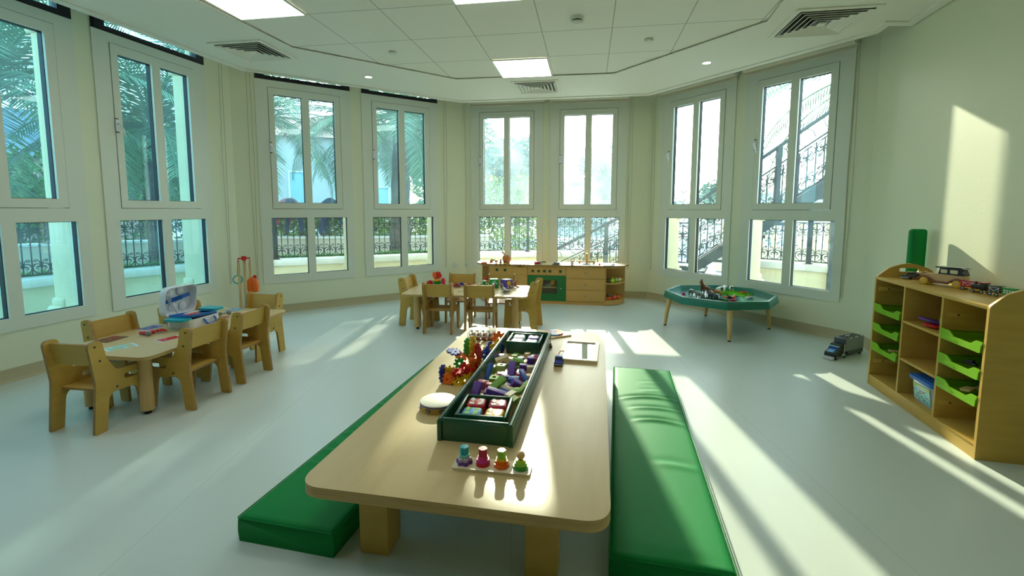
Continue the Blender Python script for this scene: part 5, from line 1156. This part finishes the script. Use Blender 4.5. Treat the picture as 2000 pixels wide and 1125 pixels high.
# ------------------------------------------------------------------ play kitchen worktop
KW = lambda px, py, z=.5603: KM @ Vector((px, py, z))
def kloc(wx, wy): v = KM.inverted() @ Vector((wx, wy, 0)); return v.x, v.y
t = thing('toy_plate', 'red toy pan with yellow food at the left end of the worktop', 'toy dish', (-.40, 6.60, .5603), 0)
bm = bm_new(); add_lathe(bm, [(0, .004), (.036, .004), (.046, .022), (.043, .022), (.034, .008), (0, .008)], n=24); add_box(bm, (.06, .016, .008), (.07, 0, .014), bev=.003); build('pan', bm, 'toy_red', t)
bm = bm_new(); add_sph(bm, .018, TR(.005, .005, .020), (1.5, 1, .8), 12); add_sph(bm, .012, TR(.03, -.01, .022), n=10); build('food', bm, 'toy_yellow', t)
t = thing('toy_teapot', 'orange and black toy jug tipped over near the left end of the worktop', 'toy dish', (-.30, 6.62, .5603), 30)
bm = bm_new(); add_lathe(bm, [(0, 0), (.018, 0), (.024, .02), (.016, .045), (.018, .05), (0, .05)], TR(0, 0, .02, 0, 40), 18); add_sph(bm, .012, TR(-.012, .0, .014), n=10); build('body', bm, 'toy_amber', t)
bm = bm_new(); add_sph(bm, .020, TR(.028, -.01, .052), (1.3, 1, .8), 12); build('lid', bm, 'toy_black', t)
bm = bm_new(); add_lathe(bm, [(0, 0), (.020, .001), (.016, .006), (.006, .010), (.006, .016), (.020, .026), (.023, .042), (.017, .056), (0, .060)], n=20); tag(build('egg_cup', bm, 'toy_amber', loc=(-.225, 6.60, .5603)), 'small orange toy egg in its cup on the worktop, left of the dark bottles', 'toy dish')
for k, x in enumerate((-.16, -.10)):
    t = thing('toy_bottle', ('dark little toy bottle with a yellow label, left of the round wooden jar', 'dark little toy bottle with a yellow label, directly before the round wooden jar')[k], 'toy bottle', (x, 6.50, .5603), 0, 'toy bottles on the worktop')
    bm = bm_new(); add_lathe(bm, [(0, 0), (.016, 0), (.017, .004), (.017, .040), (.009, .052), (.009, .058), (0, .058)], n=20); build('bottle', bm, 'toy_black', t)
    bm = bm_new(); add_lathe(bm, [(.0174, .010), (.0178, .012), (.0178, .026), (.0174, .028)], n=20); build('label_band', bm, 'toy_yellow', t)
    bm = bm_new(); add_lathe(bm, [(0, .057), (.011, .057), (.013, .066), (.010, .076), (0, .078)], n=16); build('cap', bm, 'toy_rose', t)
t = thing('wooden_jar', 'round orange-brown wooden jar with a wooden pestle sticking out on the worktop', 'jar', (-.078, 6.70, .5603), 0)
bm = bm_new(); add_lathe(bm, [(0, 0), (.038, 0), (.054, .02), (.061, .055), (.056, .09), (.044, .112), (.040, .112), (.050, .088), (.050, .05), (.03, .012), (0, .012)], n=32); build('jar', bm, 'toy_amber', t)
bm = bm_new(); add_tube(bm, [(.02, 0, .04), (-.02, .0, .115), (-.068, .0, .172)], [.010, .010, .014], 12); build('pestle', bm, 'pine', t)
bm = bm_new(); add_tube(bm, [(.025, 0, .05), (.05, .0, .125), (.075, 0, .155)], [.004, .003, .004], 8); build('spoon', bm, 'toy_silver', t)
for k, x in enumerate((.075, .135, .20)):
    bm = bm_new(); nm = ('toy_spoon', 'toy_fork', 'toy_knife')[k]
    add_tube(bm, [(-.03, -.045, .003), (.01, .02, .004), (.02, .04, .005)], [.003, .003, .004], 6)
    if k == 0: add_sph(bm, .010, TR(.028, .052, .005), (1, 1.4, .4), 10)
    if k == 1:
        for q in (-.006, 0, .006): add_tube(bm, [(.02 + q, .038, .005), (.03 + q, .062, .005)], .0016, 5)
        add_box(bm, (.016, .006, .003), (.021, .040, .005))
    if k == 2: add_box(bm, (.009, .05, .003), (.028, .055, .005), bev=.001)
    tag(build(nm, bm, 'toy_silver', loc=(x, 6.58, .5603)), 'grey toy %s lying on the worktop between jar and orange pan' % nm[4:], 'toy cutlery')
for x, y, c, lab in ((.36, 6.60, 'orange', 'orange toy frying pan with a grey lid on the left hob ring'), (.632, 6.53, 'grey', 'grey toy pot with a lid on the right hob ring')):
    t = thing('toy_pan', lab, 'toy pan', (x, y, .5668), 0)
    bm = bm_new(); add_lathe(bm, [(0, 0), (.040, 0), (.046, .026), (.043, .026), (.038, .004), (0, .004)], n=28); build('pan', bm, 'toy_red' if c == 'orange' else 'toy_grey', t)
    bm = bm_new(); add_lathe(bm, [(.046, .027), (.03, .034), (0, .038)], n=28); ld = build('lid', bm, 'toy_silver', t); bm = bm_new(); add_sph(bm, .008, TR(0, 0, .044), n=10); build('lid_knob', bm, 'toy_black', ld)
    bm = bm_new(); add_tube(bm, [(.045, -.01, .020), (.08, -.02, .024), (.12, -.03, .024)], [.005, .007, .008], 8); build('handle', bm, 'toy_black', t)
t = thing('toy_cup', 'small white toy cup with a red-brown band on the worktop', 'toy cup', (.845, 6.47, .5603), 0)
bm = bm_new(); add_lathe(bm, [(0, 0), (.018, 0), (.024, .012), (.022, .045), (.019, .045), (.020, .01), (0, .006)], n=22); build('cup', bm, 'toy_white', t); bm = bm_new(); add_lathe(bm, [(0, .046), (.019, .046), (.020, .058), (.014, .064), (0, .064)], n=20); build('stopper', bm, 'toy_amber', t)
bm = bm_new(); add_sph(bm, .014, TR(0, 0, .014), (1, 1, 1.2), 12); tag(build('toy_fruit', bm, 'toy_orange', loc=(1.225, 6.45, .5603)), 'tiny orange toy fruit on the worktop right of the sink', 'toy food')
t = thing('cutting_board', 'small white toy cutting board with a knife at the right end of the worktop', 'toy board', (1.345, 6.40, .5603), -8)
bm = bm_new(); add_prism(bm, rrect(.16, .09, .01), .010); build('board', bm, 'toy_white', t); bm = bm_new(); add_box(bm, (.07, .012, .003), (.0, .0, .0125)); add_box(bm, (.045, .016, .012), (.055, .0, .017), bev=.004); build('knife', bm, 'toy_dgrey', t)
# play food on the corner shelves
FOOD = [(1.14, .10, .3145, 'olive', 'aubergine'), (1.15, .20, .3145, 'brown', 'potato'), (1.205, .085, .3145, 'lime2', 'pear'), (1.20, .16, .3145, 'green', 'pepper'), (1.25, .13, .3145, 'lgreen', 'lettuce'), (1.26, .21, .3145, 'yellow', 'lemon'), (1.21, .25, .3145, 'white', 'egg'), (1.31, .22, .3145, 'white', 'garlic bulb'), (1.33, .29, .3145, 'yellow', 'banana'),
        (1.15, .09, .067, 'orange', 'carrot'), (1.16, .19, .067, 'grey', 'tin'), (1.22, .11, .067, 'red', 'tomato'), (1.25, .17, .067, 'amber', 'bun'), (1.30, .20, .067, 'orange', 'orange'), (1.31, .27, .067, 'rose', 'plum'), (-.61, .14, .3145, 'orange', 'carrot'), (-.58, .08, .3145, 'red', 'pepper'), (-.60, .22, .3145, 'amber', 'bun')]
for k, (x, y, z, c, nm) in enumerate(FOOD):
    t = thing('toy_food', '%s toy %s on the %s board of the %s corner shelf' % (('pale ' if k == 6 else ''), nm, 'middle' if z > .3 else 'bottom', 'left' if x < 0 else 'right'), 'toy food', KM @ Vector((x, y, z)), k * 40, 'play food on the kitchen corner shelves'); t.scale = (1.45,) * 3; t['label'] = t['label'].strip()
    bm = bm_new(); s = (1, 1, 1)
    if nm in ('carrot', 'banana', 'aubergine'): add_tube(bm, [(-.035, 0, .010), (-.01, .006, .014), (.02, .004, .014), (.038, -.006, .012)], [.006, .012, .014, .006], 10)
    elif nm == 'tin': add_cyl(bm, .018, .045, n=18, bev=.002)
    elif nm == 'lettuce':
        for q in range(6): add_sph(bm, .018, TR(.012 * math.cos(q), .012 * math.sin(q), .018), (1, .5, .9), 8)
    else: add_lathe(bm, [(0, 0), (.016, .003), (.022, .016), (.018, .030), (.010, .037), (0, .037)], n=16)
    build('food_body', bm, 'toy_' + c, t)
    bm = bm_new(); add_tube(bm, [(0, 0, .03), (.003, 0, .042)], .002, 5); build('stem', bm, 'toy_olive', t) if nm in ('pear', 'pepper', 'tomato', 'plum', 'orange') else bm.free()

# ------------------------------------------------------------------ tray table animals
TY = .3452
def beast(label, name, x, y, rz, L_, h, br, cols, colour=None, neck=1.0, head=1.0, mane=None):
    t = thing(name, label, 'toy animal', (x, y, TY), rz, 'toy animals in the play tray'); w_ = br * .75
    V = [(-.32 * L_, 0, .66 * h), (0, 0, .63 * h), (.26 * L_, 0, .66 * h), (.38 * L_, 0, (.66 + .16 * neck) * h), (.44 * L_, 0, (.70 + .26 * neck) * h), (.60 * L_, 0, (.62 + .22 * neck) * h)]
    E_ = [(0, 1), (1, 2), (2, 3), (3, 4), (4, 5)]; Rr = [br, br * 1.02, br * .95, br * .55 * head, br * .48 * head, br * .32 * head]
    for s in (-1, 1):
        k = len(V); V += [(.26 * L_, s * w_, .42 * h), (.25 * L_, s * w_, .22 * h), (.27 * L_, s * w_, .03 * h)]; E_ += [(2, k), (k, k + 1), (k + 1, k + 2)]; Rr += [br * .42, br * .27, br * .28]
        k = len(V); V += [(-.34 * L_, s * w_, .44 * h), (-.40 * L_, s * w_, .24 * h), (-.34 * L_, s * w_, .03 * h)]; E_ += [(0, k), (k, k + 1), (k + 1, k + 2)]; Rr += [br * .5, br * .28, br * .28]
        k = len(V); V += [(.40 * L_, s * br * .45, (.70 + .36 * neck) * h)]; E_ += [(4, k)]; Rr += [br * .14]
    k = len(V); V += [(-.46 * L_, 0, .62 * h), (-.50 * L_, 0, .34 * h)]; E_ += [(0, k), (k, k + 1)]; Rr += [br * .14, br * .16]
    skin('body', V, E_, Rr, cols, t, root=0, colour=colour)
    if mane:
        bm = bm_new(); add_tube(bm, [(.20 * L_, 0, .86 * h), (.32 * L_, 0, .99 * h), (.40 * L_, 0, (.74 + .34 * neck) * h)], [br * .2, br * .28, br * .2], 8); build('mane', bm, mane, t)
    return t
rr = random.Random(11)
def patches(n, sc_, seed):
    r_ = random.Random(seed); P = [Vector((r_.uniform(-.06, .06), r_.uniform(-.03, .03), r_.uniform(.02, .10))) for _ in range(n)]
    return lambda c: int(min((c - p).length for p in P) < sc_)
beast('brown toy horse rearing highest among the animals in the play tray', 'toy_horse', 2.262, 5.37, 205, .150, .150, .026, ['toy_brown', 'toy_black'], lambda c: int(c.z < .02), 1.5, 1.0, 'toy_black')
beast('small pink toy pig standing at the left end of the play tray', 'toy_pig', 1.965, 5.24, 250, .075, .065, .017, ['toy_pink', 'toy_white'], patches(4, .012, 2), .5)
beast('grey-green toy hippo nosing down, the farther of the pair in the tray', 'toy_hippo', 2.095, 5.33, 215, .105, .085, .026, ['toy_olive'], None, .1, 1.5)
beast('grey-green toy hippo seen from behind, the nearer of the pair in the tray', 'toy_hippo', 2.11, 5.14, 120, .105, .085, .026, ['toy_olive'], None, .1, 1.5)
beast('dark toy bull with a brown head at the near side of the play tray', 'toy_bull', 2.205, 5.03, 118, .120, .105, .030, ['toy_dgrey', 'toy_brown'], lambda c: int(c.x > .035), .9, 1.2)
beast('tan brown toy calf standing beside the dark bull in the play tray', 'toy_calf', 2.36, 5.27, 170, .105, .090, .020, ['toy_amber', 'toy_brown'], patches(4, .015, 4), .7)
beast('white toy cow with black patches behind the brown calf in the tray', 'toy_cow', 2.49, 5.47, 10, .135, .100, .024, ['toy_white', 'toy_black'], patches(5, .021, 5), .6)
beast('small black and white toy cow standing on the bright artificial grass', 'toy_cow', 2.66, 5.57, 265, .080, .080, .019, ['toy_white', 'toy_black'], patches(5, .017, 6), .8)
for x, y, rz, L_, cs, lab in ((2.505, 5.16, 25, .13, ['toy_orange', 'toy_black', 'toy_white'], 'orange and black striped toy fish lying on the grass in the tray'), (2.395, 4.955, 10, .09, ['toy_pink', 'toy_red', 'toy_pink'], 'small pinkish red toy fish lying at the near rim of the tray'), (2.735, 5.42, -15, .085, ['toy_red', 'toy_orange', 'toy_red'], 'small red toy fish lying on the grass at the far right of the tray'), (2.42, 5.13, -40, .10, ['toy_black', 'toy_orange', 'toy_dgrey'], 'black and orange toy fish lying left of the striped one'), (2.64, 5.10, 20, .13, ['toy_silver', 'toy_grey', 'toy_silver'], 'light grey toy shark with raised fins at the right of the tray')):
    t = thing('toy_fish', lab, 'toy animal', (x, y, TY), rz, 'toy animals in the play tray'); bm = bm_new()
    add_tube(bm, [(-.5 * L_, 0, .012), (-.3 * L_, 0, .014), (0, 0, .018), (.3 * L_, 0, .018), (.5 * L_, 0, .014)], [.004, .009, .016, .014, .004], 12)
    for f in bm.faces: f.material_index = int((f.calc_center_median().x * 60) % 2 > 1)
    build('body', bm, cs[:2], t, ang=60)
    for pts in ([(-.5 * L_, .012), (-.64 * L_, .045), (-.58 * L_, .012), (-.62 * L_, -.0)], [(-.1 * L_, .03), (-.16 * L_, .062), (.1 * L_, .032)]):
        bm = bm_new(); add_prism(bm, [(a, max(b, .001)) for a, b in pts], .004, XZ(.002)); build('fin', bm, cs[2], t)
    for s in (-1, 1):
        bm = bm_new(); add_prism(bm, [(.12 * L_, 0), (-.06 * L_, s * .045), (-.02 * L_, 0)][::s], .003, TR(0, s * .008, .012, 0, s * 15)); build('fin', bm, cs[2], t)
def turf(name, x, y, r, n, h, mt, lab):
    bm = bm_new(); add_prism(bm, flower(r * .97, 5, .10), .004)
    for _ in range(n):
        a, q = random.random() * 6.283, r * math.sqrt(random.random()) * (1.0); b = Vector((q * math.cos(a), q * math.sin(a), .003)); d = Vector((math.cos(a * 7), math.sin(a * 7), 0)) * .0028; hh = h * random.uniform(.6, 1.2)
        bm.faces.new([bm.verts.new(b - d), bm.verts.new(b + d), bm.verts.new(b + Vector((random.uniform(-.5, .5) * hh, random.uniform(-.5, .5) * hh, hh)))])
    o = tag(build(name, bm, mt, loc=(x, y, TY)), lab, 'artificial grass'); o['kind'] = 'stuff'
mat('turf_bright', (.22, .55, .02), .6, grain=((.1, .4, .01), (30, 30, 30), .8)); mat('turf_dark', (.03, .22, .05), .6, grain=((.02, .12, .03), (30, 30, 30), .8))
turf('artificial_grass', 2.64, 5.42, .185, 2600, .022, 'turf_bright', 'bright green artificial grass mat in the far right of the play tray')
turf('artificial_grass', 2.20, 5.0, .15, 1500, .016, 'turf_dark', 'darker green artificial grass patch in the near left of the play tray')

# ------------------------------------------------------------------ toys on the tray shelf and the floor
toy_car('toy_car', 'low black toy sports car at the far end of the tray shelf top', (2.945, 3.37, .8353), 190, .175, .072, .045, 'toy_black', None, 'dark_glass', 'toy_dgrey')
VC = thing('vintage_toy_car', 'wooden vintage toy car with black roof and yellow wheels on the tray shelf', 'toy car', (2.875, 3.06, .8353), 112)
L_ = .27; bm = bm_new()
add_prism(bm, fillet([(-.12, .026, .004), (.112, .026, .004), (.112, .072, .01), (.02, .080, .01), (.005, .082, 0), (-.115, .078, .01)], 3), .066, XZ(.033)); build('body', bm, 'toy_sand', VC)
bm = bm_new(); add_prism(bm, fillet([(-.118, .078, .004), (.018, .080, .004), (.010, .120, .004), (-.10, .122, .012)], 3), .072, XZ(.036)); build('cabin', bm, 'toy_black', VC)
bm = bm_new(); add_prism(bm, fillet([(-.125, .118, .004), (.035, .120, .002), (.035, .127, .002), (-.10, .131, .01)], 3), .078, XZ(.039)); build('roof', bm, 'toy_black', VC)
for a, b in ((-.085, -.045), (-.030, .005)):
    bm = bm_new(); add_prism(bm, rrect(b - a, .024, .006, (a + b) / 2, .100), .0735, XZ(.03675)); build('side_window', bm, 'toy_cream', VC)
bm = bm_new(); add_box(bm, (.010, .05, .045), (.116, 0, .052), bev=.003); build('radiator', bm, 'toy_black', VC)
bm = bm_new(); add_box(bm, (.010, .110, .010), (.146, 0, .026), bev=.002); add_box(bm, (.04, .008, .006), (.128, .02, .026)); add_box(bm, (.04, .008, .006), (.128, -.02, .026)); build('bumper', bm, 'toy_brown', VC)
for s in (-1, 1):
    bm = bm_new(); add_sph(bm, .012, TR(.115, s * .030, .072), n=12); build('headlamp', bm, 'toy_sand', VC)
    bm = bm_new(); add_tube(bm, [(.128, s * .042, .030), (.110, s * .042, .052), (.085, s * .042, .056), (.055, s * .042, .040), (.03, s * .042, .024), (-.04, s * .042, .024), (-.062, s * .042, .044), (-.088, s * .042, .054), (-.115, s * .042, .044), (-.145, s * .042, .028)], .008, 8); build('mudguard', bm, 'toy_brown', VC)
    for x in (.090, -.088): wheel(VC, x, s * .042, .025, .025, .013, 'toy_yellow', 'toy_sand', 'y')
def wagon(label, x, y, rz, body, top, kind, L_=.085):
    t = thing('toy_train_wagon' if kind else 'toy_train_engine', label, 'toy train', (x, y, .8353), rz, 'toy train on the tray shelf')
    bm = bm_new(); add_box(bm, (L_, .036, .006), (0, 0, .016), bev=.001); build('chassis', bm, 'toy_yellow', t)
    bm = bm_new()
    if kind == 0: add_box(bm, (L_ * .35, .036, .044), (-L_ * .28, 0, .041), bev=.002); add_cyl(bm, .015, L_ * .55, TR(-L_ * .08, 0, .036, ry=90), n=16); add_cyl(bm, .006, .02, TR(L_ * .3, 0, .048), n=10)
    else: add_box(bm, (L_ * .94, .036, .036), (0, 0, .037), bev=.002)
    build('body', bm, body, t)
    bm = bm_new(); add_box(bm, (L_ if kind else L_ * .42, .040, .005), (0 if kind else -L_ * .28, 0, .0575 if kind else .0655), bev=.001); build('roof', bm, top, t)
    if kind:
        for s in (-1, 1):
            bm = bm_new()
            if kind == 2:
                for i in range(5):
                    for j in range(2): add_box(bm, (.009, .0012, .008), (-L_ * .33 + i * L_ * .165, s * .0184, .032 + j * .012))
            else:
                for a, b in (((-.024, .024), (-.024, .048)), ((-.024, .048), (0, .028)), ((0, .028), (.024, .048)), ((.024, .048), (.024, .024)), ((-.03, .050), (.03, .050))): add_tube(bm, [(a[0], s * .0185, a[1]), (b[0], s * .0185, b[1])], .0014, 4)
            build('white_marking', bm, 'toy_white', t)
    for x_ in (-L_ * .3, L_ * .3):
        for s in (-1, 1): wheel(t, x_, s * .019, .0105, .0105, .005, 'toy_black', 'toy_silver', 'y')
    bm = bm_new(); add_tube(bm, [(-L_ * .5, 0, .016), (-L_ * .62, 0, .016)], .003, 6); build('coupler', bm, 'toy_silver', t)
tp = [(2.876, 2.885), (2.842, 2.785), (2.842, 2.69), (2.835, 2.595), (2.848, 2.50)]
wagon('dark red toy train wagon with a white zigzag, first in line behind the vintage car', *tp[0], 108, 'toy_red', 'toy_rose', 1)
wagon('black and red toy train engine between the red and green wagons', *tp[1], 94, 'toy_black', 'toy_rose', 0)
wagon('plain black toy train tender just before the green wagon', *tp[2], 94, 'toy_dgrey', 'toy_black', 3, .06)
wagon('bright green toy train wagon with white window squares', *tp[3], 94, 'toy_green', 'toy_green', 2)
wagon('orange toy train wagon last in line, partly behind the shelf side', *tp[4], 80, 'toy_orange', 'toy_black', 2)
TK = thing('toy_truck', 'dark grey toy carrier truck on the floor beside the tray shelf', 'toy truck', (3.05, 4.165, 0), 207)
# front towards +x ; length .47
bm = bm_new(); add_box(bm, (.30, .098, .115), (-.08, 0, .118), bev=.004); add_prism(bm, fillet([(-.23, .024, .004), (.0, .024, .004), (.03, .06, .004), (-.23, .06, .0)], 2), .094, XZ(.047)); build('trailer_box', bm, 'toy_dgrey', TK)
for s in (-1, 1):
    bm = bm_new(); add_box(bm, (.292, .002, .108), (-.08, s * .050, .118)); build('side_panel', bm, 'toy_grey', TK)
    for x in (-.20, -.11, -.02): bm = bm_new(); add_box(bm, (.05, .006, .006), (x, s * .046, .178)); build('roof_clip', bm, 'toy_silver', TK)
bm = bm_new(); add_box(bm, (.06, .012, .014), (-.05, 0, .184), bev=.003); add_box(bm, (.012, .03, .008), (-.05, 0, .180)); build('roof_handle', bm, 'toy_silver', TK)
for x in (-.19, -.13, -.07, -.01): bm = bm_new(); add_box(bm, (.04, .08, .004), (x, 0, .1765)); build('roof_rib', bm, 'toy_black', TK)
bm = bm_new(); add_prism(bm, fillet([(.085, .022, .003), (.225, .022, .01), (.228, .062, .012), (.175, .082, .012), (.150, .112, .010), (.135, .130, .008), (.085, .132, .004)], 3), .082, XZ(.041)); build('cab', bm, 'toy_black', TK)
bm = bm_new(); add_prism(bm, [(.155, .086), (.172, .086), (.150, .112), (.140, .112)], .070, XZ(.035)); build('windscreen', bm, 'toy_blue', TK)
bm = bm_new(); add_box(bm, (.012, .086, .008), (.158, 0, .114), bev=.002); build('sun_visor', bm, 'toy_mint', TK)
bm = bm_new(); add_prism(bm, [(.165, .083), (.215, .068), (.222, .070), (.172, .088)], .05, XZ(.025)); build('bonnet_decal', bm, 'toy_skyblue', TK)
bm = bm_new(); add_prism(bm, fillet([(.218, .012, .002), (.250, .004, .002), (.232, .030, .002), (.218, .032, .002)], 2), .086, XZ(.043)); build('front_bumper', bm, 'toy_silver', TK)
for s in (-1, 1):
    bm = bm_new(); add_cyl(bm, .0055, .085, TR(.078, s * .046, .045), n=10); add_box(bm, (.03, .012, .022), (.09, s * .044, .034), bev=.003); build('exhaust', bm, 'toy_silver', TK)
    for x in (.190, .055, -.195): wheel(TK, x, s * .040, .021, .021, .016, 'toy_black', 'toy_grey', 'y')

# ------------------------------------------------------------------ people working beyond the street wall
def worker(label, x, y, rz, stride, top):
    t = thing('person', label, 'person', (x, y, .632), rz)
    s_ = stride
    # bending forwards towards +x, one continuous body
    V = [(0, 0, .84), (.20, 0, .90), (.42, 0, .80), (.48, 0, .70), (.54, 0, .60)]; E_ = [(0, 1), (1, 2), (2, 3), (3, 4)]; Rr = [(.15, .15), (.15, .17), (.14, .17), .055, .095]
    for s in (-1, 1):
        k = len(V); V += [(.02, s * .10, .80), (.04 + s * s_ * .5, s * .12, .46), (s * s_, s * .12, .07), (.14 + s * s_, s * .12, .04)]; E_ += [(0, k), (k, k + 1), (k + 1, k + 2), (k + 2, k + 3)]; Rr += [.10, .072, .05, .042]
        k = len(V); V += [(.40, s * .20, .76), (.40, s * .22, .52), (.46, s * .15, .32), (.49, s * .13, .25)]; E_ += [(2, k), (k, k + 1), (k + 1, k + 2), (k + 2, k + 3)]; Rr += [.065, .048, .035, .04]
    def col(c):
        if c.x > .49 and c.z > .52: return 2
        if c.z < .30 and c.x > .35: return 2
        if c.z < .10: return 3
        return 0 if c.x < .16 else 1
    skin('body', V, E_, Rr, ['navy', top, 'skin', 'toy_black'], t, sub=2, root=0, colour=col)
    bm = bm_new(); add_sph(bm, .105, TR(.555, 0, .60), (.95, .98, 1.0), 14); build('hair', bm, 'toy_black', t)
worker('person in dark blue work clothes bending over beyond the railing, legs apart', -5.62, 12.02, 150, .16, 'toy_rose')
worker('person in dark work clothes bending over on the street wall, behind the right pane', -4.92, 12.10, 20, .07, 'navy')
